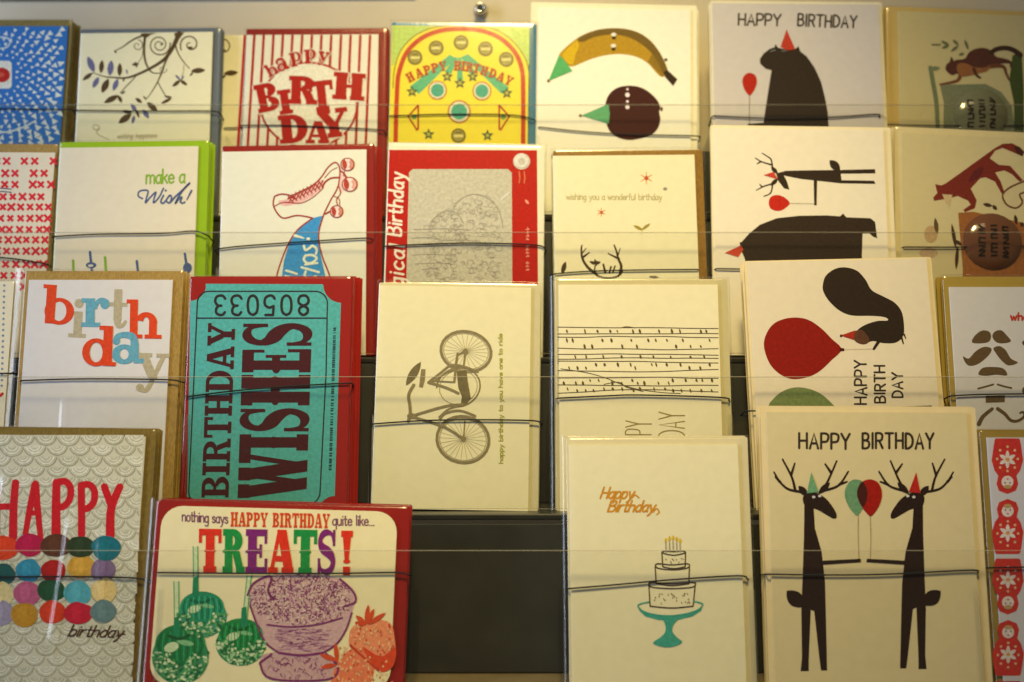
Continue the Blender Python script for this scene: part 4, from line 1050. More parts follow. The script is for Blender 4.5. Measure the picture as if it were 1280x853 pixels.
S = lambda pts, w=17, w1=None: P.stroke('antlers', pts, w, AN, 0, w1)
S([(325, 815), (275, 775), (242, 722), (234, 665), (238, 638)], 20, 9); S([(240, 715), (284, 682)], 16, 7); S([(237, 690), (264, 655)], 9, 5)
S([(478, 815), (484, 765), (466, 722), (456, 680), (440, 636)], 20, 9); S([(470, 722), (402, 688)], 15, 7); S([(464, 700), (478, 655)], 9, 5)
S([(315, 808), (345, 832), (400, 842), (460, 832), (490, 802)], 13); S([(372, 756), (384, 805)], 12, 16); S([(420, 772), (410, 808)], 12); S([(445, 768), (432, 806)], 10); S([(320, 765), (316, 810)], 8)
P.leaf('birds', (284, 738), (332, 756), 20, AN); P.leaf('birds', (312, 752), (356, 742), 22, AN); P.leaf('birds', (318, 722), (330, 768), 18, AN); P.leaf('birds', (112, 818), (136, 738), 30, AN); P.leaf('birds', (655, 834), (722, 838), 16, AN)
P.poly('deer_head', [(300, 900), (330, 850), (400, 870), (470, 850), (500, 900), (440, 1250), (360, 1250)], AN)
P.build()

# ---- deer and bear lying sideways
c = Card('sideways', 2, (892, 160), (1104, 163), 'cream card with a deer and a bear lying sideways under a red balloon', (232, 214, 164), env=(888, 158, 1113), env_rgb=(232, 210, 148), n=3, pitch=.0055, sleeve=False, off=.003, drift=(.0006, 0),
         cord_label='sideways deer', back_label='cream card stacked behind the sideways deer card', cord=[(896, 336), (960, 337), (1050, 337), (1110, 336)])
P = c.art(870, 150, 1170, 1280)
DK = (50, 36, 22)
P.poly('deer', [(430, 285), (480, 272), (620, 269), (750, 268), (955, 263), (957, 286), (772, 288), (776, 322), (950, 325), (957, 342), (770, 339), (680, 329), (560, 316), (480, 300)], DK)
P.leaf('deer', (712, 216), (768, 272), 44, DK, 1); P.poly('deer', [(627, 318), (646, 318), (643, 456), (630, 456)], DK, 1); P.poly('deer', [(425, 280), (465, 290), (485, 330), (498, 372), (470, 366), (438, 325)], DK, 1)
P.leaf('deer', (400, 250), (436, 288), 22, DK, 1); P.leaf('deer', (398, 350), (436, 315), 22, DK, 1)
S = lambda pts, w=9, w1=5: P.stroke('antlers', pts, w, DK, 0, w1)
S([(408, 255), (400, 212), (375, 192), (352, 178)]); S([(402, 240), (350, 224), (316, 204)]); S([(345, 223), (325, 236)]); S([(412, 340), (362, 355), (322, 376)]); S([(352, 358), (340, 344)]); S([(408, 345), (398, 390), (362, 408)])
P.poly('party_hats', [(360, 295), (414, 278), (436, 318)], (196, 64, 40), 2); P.poly('party_hats', [(153, 710), (240, 670), (252, 692), (225, 732)], (190, 66, 38), 2)
P.poly('balloon', [(388, 440), (396, 415), (420, 402), (450, 404), (480, 420), (500, 446), (478, 470), (450, 485), (418, 484), (394, 468)], (190, 36, 20), 0, True); P.stroke('balloon', [(500, 446), (632, 448)], 4, (180, 160, 110))
P.poly('bear', [(245, 650), (280, 610), (340, 560), (430, 525), (550, 512), (700, 510), (768, 515), (784, 500), (802, 520), (930, 525), (955, 545), (966, 632), (942, 622), (925, 606), (888, 606), (885, 720), (880, 1000), (300, 1000), (260, 740), (238, 690), (232, 655)], DK)
P.build()

# ---- fox
c = Card('fox', 2, (1126, 166), (1316, 175), 'tan card with a leaping red fox above a brown dome badge', (214, 192, 124), env=(1118, 163, 1322), env_rgb=(220, 196, 126), n=3, pitch=.005, cord_label='fox', drift=(-.0004, 0),
         back_label='tan card stacked behind the fox card', cord=[(1130, 309), (1200, 309), (1300, 307)])
P = c.art(1150, 150, 1280, 554)
FX = (122, 38, 22)
P.poly('fox', [(80, 342), (112, 350), (135, 340), (220, 280), (330, 200), (400, 150), (440, 128), (490, 125), (530, 145), (556, 172), (545, 195), (500, 175), (440, 150), (400, 165), (372, 205), (420, 240), (480, 245), (520, 290), (548, 322), (530, 330), (490, 290), (450, 270), (400, 280), (430, 330), (452, 392), (436, 396), (400, 330), (350, 306), (320, 312), (270, 366), (302, 430), (292, 472), (240, 492), (230, 480), (270, 452), (255, 430), (200, 406), (150, 420), (110, 426), (75, 432), (70, 415), (92, 390)], FX)
P.poly('fox', [(118, 396), (172, 400), (158, 466), (135, 440)], (206, 176, 112), 1)
P.poly('fox', [(500, 140), (530, 145), (556, 172), (545, 195), (515, 180)], (70, 26, 18), 1); P.leaf('fox', (260, 330), (340, 250), 40, (98, 26, 26), 1)
P.stroke('vine', [(560, 325), (480, 360), (440, 400), (460, 450), (510, 470), (545, 440), (530, 400), (560, 385)], 9, (110, 62, 34), 1)
P.poly('orange_block', [(203, 495), (285, 490), (420, 520), (600, 560), (600, 1050), (220, 1050), (228, 800)], (158, 94, 40))
P.ell('plants', 58, 610, 36, 46, (190, 152, 92)); P.leaf('plants', (80, 522), (92, 610), 24, (98, 72, 36), 1); P.ell('plants', 45, 710, 50, 28, (196, 160, 104))
for a, b in (((168, 552), (192, 690)), ((192, 800), (200, 670)), ((225, 670), (180, 640)), ((335, 448), (385, 460)), ((385, 455), (410, 480)), ((430, 510), (440, 540)), ((505, 505), (515, 560)), ((535, 545), (550, 570))): P.leaf('plants', a, b, 20, (70, 44, 24), 1)
P.build()
badge(c, 1150 + 385 * .2347, 150 + 650 * .2347, 37, (104, 62, 34), badge_words(9))

# ================================================================== THIRD ROW
c = Card('dots', 3, (-180, 352), (18, 352), 'cream card with a column of small blue dots, only its right edge in view', (226, 214, 186), n=2, cord_label='dotted edge', back_label='cream card stacked behind the dotted card', cord=[(-170, 468), (0, 467), (15, 466)])
P = c.art(0, 330, 240, 931)
for i in range(19):
    P.ell('dots', 21 - i * .7, 105 + i * 27, 6, 6, (120, 140, 160)); P.ell('dots', -12 - i * .7, 115 + i * 27, 6, 6, (190, 110, 100))
P.stroke('dots', [(0, 640), (12, 630)], 14, (190, 40, 40))
P.build()

# ---- birthday in mixed letters
c = Card('letters', 3, (36, 350), (216, 350), 'white card spelling birthday in tumbling orange, blue and grey letters', (214, 209, 212), env=(32, 339, 230), env_rgb=(160, 128, 66), env_kind='kraft', n=3, pitch=.005,
         cord_label='tumbling letters', back_label='kraft envelope stacked behind the tumbling letters card', margin=.0065, flank=15, creases=((.34, .02, .5, .0010, .0036), (.58, .0, .34, .0010, .0036), (.84, .02, .3, .0009, .0034)), cord=[(26, 476), (90, 474), (160, 474), (212, 475), (228, 478)])
P = c.art(0, 330, 240, 931)
OR = (214, 66, 30); GY = (176, 164, 138); BU = (98, 160, 184)
kw = dict(a=.26, s=.10)
slab_fit(P, 'letter_b', 'b', 205, 104, 360, 292, 4, OR, 1, **kw); slab_fit(P, 'letter_i', 'i', 335, 165, 415, 358, 3, GY, 0, **kw); slab_fit(P, 'letter_r', 'r', 395, 168, 522, 306, 1, BU, 2, hgt=.66, **kw)
slab_fit(P, 'letter_t', 't', 528, 124, 620, 312, 2, GY, 1, **kw); slab_fit(P, 'letter_h', 'h', 613, 174, 782, 362, 1, OR, 2, **kw); slab_fit(P, 'letter_d', 'd', 400, 300, 560, 494, 2, OR, 3, **kw)
slab_fit(P, 'letter_a', 'a', 543, 338, 695, 482, 0, BU, 2, hgt=.66, **kw); slab_fit(P, 'letter_y', 'y', 660, 434, 820, 625, 2, GY, 1, hgt=.66, desc=.36, **kw)
P.build()

# ---- ticket
c = Card('ticket', 3, (238, 346), (440, 346), 'dark red card with a teal ticket reading BIRTHDAY WISHES up its face', (156, 8, 10), n=4, pitch=.0052, drift=(.0014, 0),
         cord_label='teal ticket', back_label='dark red card stacked behind the teal ticket card', off=.002, cord=[(234, 496), (300, 488), (380, 482), (438, 479)])
P = c.art(230, 350, 450, 670)
TE = (84, 172, 146); MR = (72, 22, 26)
arc = lambda cx, cy, r_, a0, a1, n=8: [(cx + r_ * math.cos(R(a0 + (a1 - a0) * i / n)), cy + r_ * math.sin(R(a0 + (a1 - a0) * i / n))) for i in range(n + 1)]
tick = arc(28, 22, 56, 0, 90) [::1]
pts = [(82, 15), (528, 17)] + arc(600, 18, 70, 178, 92) + [(574, 822)] + arc(574, 885, 62, -90, -178) + [(64, 882)] + arc(8, 884, 58, 0, -86) + [(24, 82)] + arc(24, 20, 60, 88, 4)
P.poly('ticket', pts, TE)
P.stroke('border_lines', arc(95, 88, 44, -175, -90) + arc(500, 90, 46, -90, -3) + [(541, 350)] + arc(466, 806, 52, 3, 90) + arc(70, 806, 52, 90, 178), 5, (44, 40, 38), 1, smooth=False, closed=True)
P.stroke('border_lines', [(48, 146), (545, 146)], 5, (44, 40, 38), 2)
for ch, x in zip('335080'[:0] + '330508', (138, 200, 262, 326, 390, 455)):
    pen_text(P, 'serial_number', ch, (x + 19, 60), (x - 19, 60), (0, 74), 10, (44, 38, 36), 1)
slab_text(P, 'birthday_lettering', 'BIRTHDAY', (170, 828), (196, 165), (-104, 0), MR, 1, a=.26, sf=.13, gap=.06)
def wood(P, name, ch, y0, y1):
    t = (830 - y0) / 665; t1 = (830 - y1) / 665
    x = lambda q: 466 + 22 * q
    w = slab(ch)[0]
    put_slab(P, name, ch, (x(t), y0), ((x(t1) - x(t)) / w, (y1 - y0) / w), (-262, 0), MR, 1, a=.36 if ch != 'S' else .3, s=.17)
    if ch in 'HIE':
        for k in ([.27] if ch in 'I' else ([.2, .78] if ch == 'H' else [.2])):
            o = (x(t) - 131, y0 + (y1 - y0) * (k if ch != 'I' else .5)); P.ell(name, o[0], o[1], 16, 22, MR, 2)
for ch, a, b in (('W', 830, 652), ('I', 650, 588), ('S', 580, 488), ('H', 478, 362), ('E', 352, 262), ('S', 254, 164)): wood(P, 'wishes_lettering', ch, a, b)
rn = random.Random(2)
y = 722
while y > 180:
    l = rn.uniform(3, 7); P.stroke('small_lettering', [(551 + (722 - y) * .032, y), (562 + (722 - y) * .032, y - 1)], l * .9, (40, 60, 58), 1, caps=False); y -= l + rn.choice((2, 2, 3, 7))
P.build()

# ---- bicycle
c = Card('bicycle', 3, (474, 357), (664, 360), 'cream card with a grey bicycle printed sideways in its middle', (243, 226, 158), env=(474, 355, 676), env_rgb=(214, 196, 132), n=2, pitch=.005, sleeve_top=4,
         cord_label='bicycle', back_label='cream card stacked behind the bicycle card', cord=[(468, 530), (530, 526), (600, 525), (664, 526), (676, 529)])
P = c.art(490, 400, 650, 718)
BK = (142, 124, 76); BT = (172, 154, 98)
def ring(cx, cy, rx, ry, w, rgb, lay, rot=0, a0=0, a1=360):
    co, si = math.cos(R(rot)), math.sin(R(rot)); pts = []
    for i in range(25):
        a = R(a0 + (a1 - a0) * i / 24); x, y = rx * math.cos(a), ry * math.sin(a); pts.append((cx + x * co - y * si, cy + x * si + y * co))
    P.stroke('wheels', pts, w, rgb, lay, smooth=False, caps=False)
for cx, cy, rx, ry, hx, hy in ((415, 178, 142, 112, 412, 178), (398, 672, 147, 130, 400, 668)):
    ring(cx, cy, rx, ry, 17, BK, 1, 12); ring(cx, cy, rx - 15, ry - 13, 5, BT, 0, 12)
    for k in range(24):
        a = R(15 * k + 5); P.stroke('spokes', [(hx, hy), (cx + (rx - 12) * math.cos(a), cy + (ry - 12) * math.sin(a))], 3.5, (196, 178, 116), 0, caps=False)
    P.ell('wheels', hx, hy, 15, 17, BK, 2)
ring(372, 378, 124, 108, 9, BK, 1, -20, 200, 470); ring(372, 378, 108, 94, 4, BT, 1, -20, 60, 430)
S = lambda pts, w=13: P.stroke('frame', pts, w, BK, 2)
S([(205, 350), (270, 300), (330, 256), (400, 262), (480, 292)]); S([(205, 352), (300, 380), (372, 412)], 15); S([(212, 342), (350, 350)], 9); S([(225, 352), (300, 300), (350, 280)], 9); S([(368, 190), (358, 260), (350, 345)], 14); S([(412, 180), (402, 260)], 11)
S([(372, 195), (412, 178)], 9)
P.poly('frame', [(362, 290), (418, 282), (424, 340), (442, 440), (420, 470), (385, 478), (392, 430), (372, 380)], (120, 104, 60), 2)
S([(118, 538), (250, 498), (330, 480), (400, 476)], 15); S([(118, 545), (250, 586), (320, 616), (400, 668)], 15); S([(408, 570), (402, 668)], 8); S([(300, 600), (360, 640)], 9)
S([(268, 560), (298, 526), (380, 510), (466, 540)], 14); S([(265, 545), (320, 500), (400, 480)], 10)
P.leaf('frame', (78, 368), (162, 236), 46, (120, 104, 60), 2); P.poly('frame', [(164, 276), (188, 278), (184, 340), (172, 380), (152, 376), (158, 320)], BK, 2)
S([(122, 366), (94, 420), (100, 480), (102, 525), (92, 568)], 18); P.ell('frame', 110, 540, 26, 16, BK, 3)
pen_text(P, 'lettering', 'happy birthday to you have one to ride', (622, 805), (618, 80), (-22, 0), 6, (166, 158, 52), gap=1.6)
P.build()

# ---- lines with tiny birds
c = Card('wires', 3, (698, 356), (897, 356), 'cream card with rows of wires dotted with tiny birds', (248, 230, 166), env=(694, 349, 909), env_rgb=(206, 186, 118), n=2, pitch=.0045, sleeve_top=3,
         cord_label='bird wires', back_label='cream card stacked behind the bird wires card', margin=.0036, flank=31, cord=[(697, 498), (760, 495), (800, 494), (900, 497), (911, 501)])
P = c.art(670, 340, 960, 1124)
DL = (92, 78, 44)
rn = random.Random(12)
for ya, yb, ym in ((268, 276, 272), (300, 300, 300), (318, 320, 314), (370, 374, 376), (398, 404, 400), (425, 420, 418), (432, 440, 436), (478, 474, 484), (515, 516, 512), (548, 550, 552), (590, 584, 572)):
    pts = [(104 + 780 * t / 6, ya + (yb - ya) * t / 6 + (ym - (ya + yb) / 2) * math.sin(math.pi * t / 6) + rn.uniform(-2, 2)) for t in range(7)]
    P.stroke('wires', pts, 4.5, DL, 0, caps=False)
P.stroke('wires', [(120, 470), (240, 488), (330, 512), (400, 540), (480, 566), (600, 584), (700, 590)], 4, DL); P.stroke('wires', [(330, 545), (400, 535), (440, 560), (520, 580)], 4, DL); P.stroke('wires', [(410, 272), (440, 266), (480, 272)], 4, DL)
for y0, y1, k in ((278, 300, 12), (322, 372, 17), (404, 422, 9), (440, 476, 15), (516, 550, 17), (558, 586, 16)):
    for i in range(k):
        x = 120 + 750 * (i + rn.uniform(.1, .9)) / k; up_ = rn.random() < .5
        y = (y0 + 10 if up_ else y1 - 10) ; hh = rn.uniform(7, 13)
        P.leaf('birds', (x - 3, y - hh), (x + 4, y + hh), rn.uniform(6, 12), DL, 1)
for s_, xb, y0, y1 in (('HAPPY', 555, 905, 722), ('BIRTHDAY', 716, 985, 680)):
    pen_text(P, 'lettering', s_, (xb, y0), (xb + 4, y1), (-124, 0), 6, (158, 132, 58), gap=2.0)
P.build()

# ---- squirrel with balloons
c = Card('squirrel', 3, (934, 328), (1158, 323), 'cream card with a dark squirrel, a large red balloon and HAPPY BIRTH DAY', (220, 200, 150), env=(930, 324, 1164), env_rgb=(224, 198, 130), n=3, pitch=.0058, sleeve=False, off=.003,
         cord_label='squirrel balloon', back_label='cream card stacked behind the squirrel balloon card', cord=[(934, 514), (1050, 512), (1164, 508)])
P = c.art(900, 310, 1200, 1163)
P.poly('squirrel', [(498, 180), (513, 135), (558, 102), (610, 95), (665, 112), (705, 155), (735, 205), (790, 235), (845, 265), (880, 310), (892, 380), (886, 430), (850, 460), (790, 462), (740, 452), (700, 466), (670, 460), (650, 440), (660, 405), (700, 375), (760, 355), (812, 352), (800, 337), (740, 330), (640, 328), (580, 305), (530, 260), (502, 215)], (44, 32, 20), 0, True)
P.poly('squirrel', [(655, 405), (690, 400), (722, 440), (715, 462), (690, 468), (662, 458), (648, 440)], (88, 54, 32), 1, True)
P.stroke('squirrel', [(770, 452), (745, 490)], 16, (44, 32, 20), 1, 12); P.stroke('squirrel', [(878, 430), (888, 464)], 10, (44, 32, 20), 1, 6); P.stroke('squirrel', [(892, 420), (900, 440)], 8, (44, 32, 20), 1, 4)
P.poly('party_hat', [(583, 425), (656, 400), (648, 446)], (160, 44, 24), 2); P.ell('party_hat', 586, 426, 6, 6, (70, 40, 30), 3)
P.poly('balloons', [(213, 480), (223, 420), (258, 370), (310, 345), (370, 338), (430, 350), (490, 390), (540, 440), (588, 492), (540, 545), (480, 600), (420, 628), (350, 636), (290, 612), (240, 560)], (134, 22, 12), 0, True)
P.poly('balloons', [(580, 484), (602, 488), (602, 500), (580, 502)], (70, 20, 12), 1); P.stroke('balloons', [(600, 494), (745, 490)], 4, (190, 168, 120))
P.poly('balloons', [(232, 780), (262, 728), (310, 692), (370, 676), (440, 686), (500, 716), (560, 775), (590, 830), (540, 890), (480, 945), (350, 975), (250, 900)], (112, 122, 62), 0, True)
for s_, xb, y0, y1, hh in (('HAPPY', 710, 757, 547, 56), ('BIRTH', 800, 750, 572, 50), ('DAY', 886, 724, 606, 50)):
    pen_text(P, 'lettering', s_, (xb, y0), (xb - 2, y1), (-hh, 0), 9, (54, 44, 30), gap=2.2, jitter=.3)
P.build()

# ---- moustaches
c = Card('moustache', 3, (1186, 359), (1392, 359), 'white card with rows of brown moustaches, cut off by the right edge', (212, 202, 176), env=(1178, 346, 1398), env_rgb=(168, 136, 48), n=3, pitch=.006, off=.004,
         cord_label='moustache', back_label='white card stacked behind the moustache card', cord=[(1190, 495), (1240, 493), (1380, 492)])
P = c.art(1150, 340, 1280, 504)
MB = (98, 74, 40)
for pl in ([(252, 342), (265, 310), (300, 285), (335, 290), (344, 315), (332, 340), (290, 347)], [(350, 312), (365, 288), (395, 284), (420, 308), (440, 337), (400, 347), (368, 340)],
           [(208, 410), (236, 420), (270, 385), (310, 364), (346, 372), (335, 402), (290, 442), (250, 456), (224, 446)], [(356, 370), (385, 360), (415, 380), (440, 420), (474, 440), (430, 454), (395, 430), (368, 395)],
           [(283, 497), (300, 468), (340, 461), (402, 468), (422, 502), (370, 499), (320, 504)]):
    P.poly('moustaches', pl, MB, 0, True)
P.stroke('moustaches', [(282, 566), (320, 556), (355, 546)], 9, MB); P.stroke('moustaches', [(376, 546), (410, 556), (442, 563)], 9, MB)
P.poly('moustaches', [(318, 600), (412, 598), (410, 632), (318, 635)], MB)
P.stroke('moustaches', [(285, 738), (305, 702), (350, 664)], 22, MB, 0, 16); P.stroke('moustaches', [(376, 664), (410, 688), (440, 720), (475, 722), (505, 700), (500, 680), (485, 684)], 18, MB, 0, 10)
P.ell('moustaches', 505, 345, 10, 12, MB); P.ell('moustaches', 510, 575, 16, 18, MB)
pen_text(P, 'lettering', 'what', (440, 234), (545, 234), (0, -34), 9, (186, 54, 34))
P.build()

# ================================================================== BOTTOM ROW
c = Card('scallop', 4, (-48, 543), (182, 546), 'pale scalloped card with tall red HAPPY above rows of coloured dots', (206, 200, 176), env=(-48, 536.5, 196), env_rgb=(118, 96, 38), env_kind='kraft', n=3, pitch=.0055,
         cord_label='HAPPY dots', back_label='kraft envelope stacked behind the HAPPY dots card', creases=((.28, .3, .85, .0016, .0052), (.57, .1, .72, .0015, .0050), (.74, .3, .62, .0013, .0046)), cord=[(-45, 722), (60, 721), (150, 722), (176, 724), (190, 728)])
P = c.art(0, 530, 210, 1054)
rn = random.Random(21)
SC = [(168, 164, 140), (186, 182, 160), (226, 222, 204)]
P.step = 0.0
rows_y = [70 + 66 * k for k in range(25)]
for row_i, y in enumerate(rows_y):
    z0 = (25 - row_i) * .03
    x = -280 + (row_i % 2) * 71
    lim = 903 - (y - 70) * .047
    while x < 980:
        rr = 70 + rn.uniform(-7, 3)
        top = max(y - 8, 68)
        if x - rr < lim - 12:
            fan = [(min(lim, x + rr * math.cos(R(a))), max(top, y + rr * .98 * math.sin(R(a)))) for a in range(0, 181, 15)]
            if x + rr > lim: fan = [(lim, top)] + [p for p in fan if p[0] < lim] if x > lim else fan
            tone = rn.choice(((206, 200, 178), (196, 191, 168), (214, 209, 189), (202, 197, 174)))
            if len(fan) > 3: P.poly('scallops', fan, tone, z0)
            for q, w, col in ((1.0, 7, (158, 153, 128)), (.84, 4, (176, 171, 146)), (.74, 4, (230, 226, 208)), (.58, 4, (172, 167, 142)), (.48, 3.5, (228, 224, 206)), (.32, 4, (176, 171, 146))):  # dark and light arcs paint the shade and highlights of embossed scallops
                pts = [(x + rr * q * math.cos(R(a)), y + rr * q * .96 * math.sin(R(a))) for a in range(8, 173, 12)]
                pts = [p for p in pts if p[0] < lim - 3]
                if len(pts) > 1 and pts[0][1] > 66: P.stroke('scallops', pts, w, col, z0 + .012, smooth=False, caps=False)
        x += 142
P.step = 0.0000022
HR = (196, 20, 34)
S = lambda pts, w=50, w1=None: P.stroke('happy_lettering', pts, w, HR, 1, w1)
S([(-20, 370), (-24, 700)], 46); S([(-10, 520), (90, 518)], 40); S([(98, 370), (86, 520), (82, 710)], 46, 54)
S([(222, 380), (190, 520), (160, 690)], 50, 34); S([(222, 380), (236, 530), (256, 720)], 50, 34); S([(185, 560), (245, 560)], 34)
S([(355, 368), (352, 520), (352, 700)], 50, 60); S([(355, 368), (410, 362), (442, 400), (438, 470), (400, 518), (355, 522)], 44)
S([(510, 385), (512, 540), (512, 700)], 46); S([(512, 385), (560, 382), (592, 420), (588, 490), (550, 530), (512, 534)], 44)
S([(655, 395), (700, 520)], 46); S([(752, 395), (715, 480), (694, 560), (692, 700)], 46, 56)
P.frame(0, 660, 210 / 928)
dots = [[(20, 112, (214, 60, 28)), (165, 96, (176, 16, 66)), (310, 100, (86, 48, 30)), (445, 105, (40, 58, 34)), (585, 110, (20, 104, 118))],
        [(10, 258, (22, 84, 84)), (158, 236, (44, 134, 166)), (295, 236, (166, 16, 20)), (450, 216, (206, 156, 60)), (570, 236, (122, 98, 134))],
        [(5, 368, (214, 196, 142)), (150, 362, (180, 84, 122)), (285, 346, (22, 72, 46)), (430, 360, (80, 162, 178)), (575, 346, (222, 192, 126))],
        [(0, 470, (152, 142, 166)), (135, 480, (186, 132, 34)), (290, 466, (206, 54, 26)), (435, 472, (190, 22, 50)), (570, 460, (98, 126, 128))]]
for ri, rw in enumerate(dots):
    for x, y, k in rw + [(rw[0][0] - 140, rw[0][1] + 5, rw[2][2])]:
        rx = rn.uniform(76, 86) if ri == 0 else rn.uniform(68, 80); ry = rn.uniform(61, 71)
        P.poly('dots', [(x + rx * math.cos(a) * rn.uniform(.93, 1.07), y + ry * math.sin(a) * rn.uniform(.93, 1.07)) for a in [2 * math.pi * i / 11 for i in range(11)]], k, 2, True)
        P.poly('dots', [(x - rx * .5, y - ry * .4), (x + rx * .1, y - ry * .75), (x + rx * .2, y + ry * .3), (x - rx * .3, y + ry * .7)], tuple(min(250, int(v * 1.04 + 4)) for v in k), 3, True)  # lighter patch painted on each dot as a faint highlight
pen_text(P, 'birthday_lettering', 'birthday', (378, 598), (670, 606), (10, -62), 8, (66, 34, 32), 2, gap=1.2, slant=.25)
P.stroke('birthday_lettering', [(640, 600), (660, 590), (692, 588)], 6, (66, 34, 32), 3)
P.build()

# ---- treats
c = Card('treats', 4, (203, 632), (497, 640), 'wide cream card reading TREATS! above candy apples, a sundae bowl and strawberries', (240, 222, 178), env=(196, 630, 513), env_rgb=(140, 8, 10), n=3, pitch=.0052, corner=.013,
         cord_label='TREATS', back_label='red envelope stacked behind the TREATS card', margin=.0034, flank=23, sleeve_top=2, off=.003, cord=[(198, 716), (300, 717), (420, 717), (496, 716), (510, 719)])
P = c.art(180, 610, 540, 1264)
PU = (122, 34, 112); G1 = (22, 138, 66); R1 = (216, 48, 30)
pen_text(P, 'line_lettering', 'nothing says', (168, 146), (368, 156), (0, -44), 6, (120, 70, 100), gap=1.3)
pen_text(P, 'line_lettering', 'quite like...', (828, 164), (1010, 166), (0, -44), 6, (120, 70, 100), gap=1.3)
slab_text(P, 'happy_birthday_lettering', 'HAPPY BIRTHDAY', (380, 170), (815, 178), (1, -64), (208, 64, 28), 1, a=.3, sf=.15, gap=.08)
for ch, x0, x1, k, y0, y1 in (('T', 240, 340, R1, 180, 372), ('R', 346, 442, G1, 181, 374), ('E', 446, 545, PU, 182, 376), ('A', 545, 655, R1, 184, 378), ('T', 656, 760, G1, 184, 379), ('S', 760, 842, PU, 184, 381), ('!', 864, 916, R1, 188, 385)):
    slab_fit(P, 'treats_lettering', ch, x0, y0, x1, y1, 1, k, 2, a=.36 if ch not in 'S' else .3, s=.15)
    if ch in 'TRE!':
        cx = (x0 + x1) / 2 if ch in 'T!' else x0 + (x1 - x0) * .24
        P.ell('treats_lettering', cx, (y0 + y1) / 2 + (0 if ch != '!' else 36), (x1 - x0) * (.25 if ch != '!' else .3), 9, k, 3)
rn = random.Random(31)
AG = (28, 124, 78); PG = (150, 196, 140)
def apple(cx, cy, rx, ry, tone, skirt):
    P.ell('candy_apples', cx, cy + ry * .55, rx * 1.12, ry * 1.25, tuple(int(v * .8 + 40) for v in tone), 0, n=28)
    P.ell('candy_apples', cx, cy, rx, ry * .95, tone, 1, n=28)
    P.ell('candy_apples', cx - rx * .35, cy + ry * .1, rx * .3, ry * .22, (196, 214, 170), 2, -20); P.ell('candy_apples', cx + rx * .2, cy - ry * .1, rx * .34, ry * .12, (126, 182, 130), 2, 10)
    P.stroke('candy_apples', [(cx - rx * .45, cy - ry * .42), (cx, cy - ry * .28), (cx + rx * .4, cy - ry * .5)], 12, tuple(int(v * .7) for v in tone), 2)
    for q in range(-7, 8):
        t = q / 8.0; xx = rx * t
        yy = ry * .9 * math.sqrt(1 - t * t)
        P.stroke('candy_apples', [(cx + xx, cy - yy * .75), (cx + xx * 1.12, cy), (cx + xx, cy + yy * .8)], 3, tuple(min(255, int(v * 1.25 + 24)) for v in tone) if q % 2 else tuple(int(v * .62) for v in tone), 2, caps=False)
    for i in range(skirt):
        a = rn.uniform(0, math.pi); q = math.sqrt(rn.uniform(.12, 1))
        x, y = cx + rx * 1.12 * q * math.cos(a), cy + ry * .35 + ry * 1.4 * q * math.sin(a)
        P.ell('candy_apples', x, y, rn.uniform(5, 9), rn.uniform(4, 8), rn.choice((PG, (206, 220, 176), (70, 150, 90), (26, 104, 60))), 3, n=6)
def stick(x0, y0, x1, y1, w, solid):
    P.poly('sticks', [(x0 - w / 2, y0), (x0 + w / 2, y0), (x1 + w / 2, y1), (x1 - w / 2, y1)], (206, 218, 176), 1)
    P.stroke('sticks', [(x0 - w / 2, y0), (x1 - w / 2, y1)], 4, (70, 160, 110), 2); P.stroke('sticks', [(x0 + w / 2, y0), (x1 + w / 2, y1)], 5, (70, 160, 110), 2)
    P.poly('sticks', [(x1 - w * .6, solid), (x1 + w * .5, solid - 8), (x1 + w * .7, y1 + 10), (x1 - w * .8, y1 + 10)], (24, 130, 90), 3)
apple(255, 525, 98, 74, (30, 136, 100), 150); apple(425, 645, 98, 76, (24, 128, 66), 200); apple(160, 690, 112, 96, (24, 118, 66), 240)
stick(226, 258, 228, 458, 20, 395); stick(142, 412, 145, 640, 21, 570); stick(462, 386, 440, 600, 19, 528)
BW = (204, 164, 166); BP = (124, 44, 104)
P.poly('sundae_bowl', [(455, 470), (480, 420), (540, 388), (700, 372), (860, 400), (918, 455), (928, 500), (912, 550), (888, 620), (845, 685), (785, 724), (690, 732), (592, 724), (535, 680), (496, 600), (466, 520)], BW, 0, True)
P.poly('sundae_bowl', [(560, 722), (800, 726), (852, 790), (800, 842), (560, 842), (508, 768)], (200, 160, 160), 0, True)
for i in range(1150):
    a = rn.uniform(0, 2 * math.pi); q = math.sqrt(rn.random()); x, y = 690 + 225 * q * math.cos(a), 490 + 112 * q * math.sin(a)
    b = rn.uniform(0, math.pi); l = rn.uniform(4, 11)
    P.stroke('sundae_bowl', [(x - l * math.cos(b), y - l * math.sin(b)), (x + l * math.cos(b), y + l * math.sin(b))], rn.uniform(2.4, 4.4), rn.choice((BP, (156, 88, 134), (226, 200, 186), (226, 200, 186), BP)), 1 + i % 2, caps=False)
for i in range(170):
    x, y = rn.uniform(570, 800), rn.uniform(620, 715); P.stroke('sundae_bowl', [(x, y), (x + rn.uniform(10, 40), y + rn.uniform(-5, 5))], 2.6, rn.choice((BP, (172, 116, 146), (180, 130, 150))), 1, caps=False)
for i in range(80):
    x, y = rn.uniform(545, 800), rn.uniform(735, 830); P.stroke('sundae_bowl', [(x, y), (x + rn.uniform(-20, 20), y + rn.uniform(5, 20))], 4, rn.choice((BP, (172, 116, 146))), 1, caps=False)
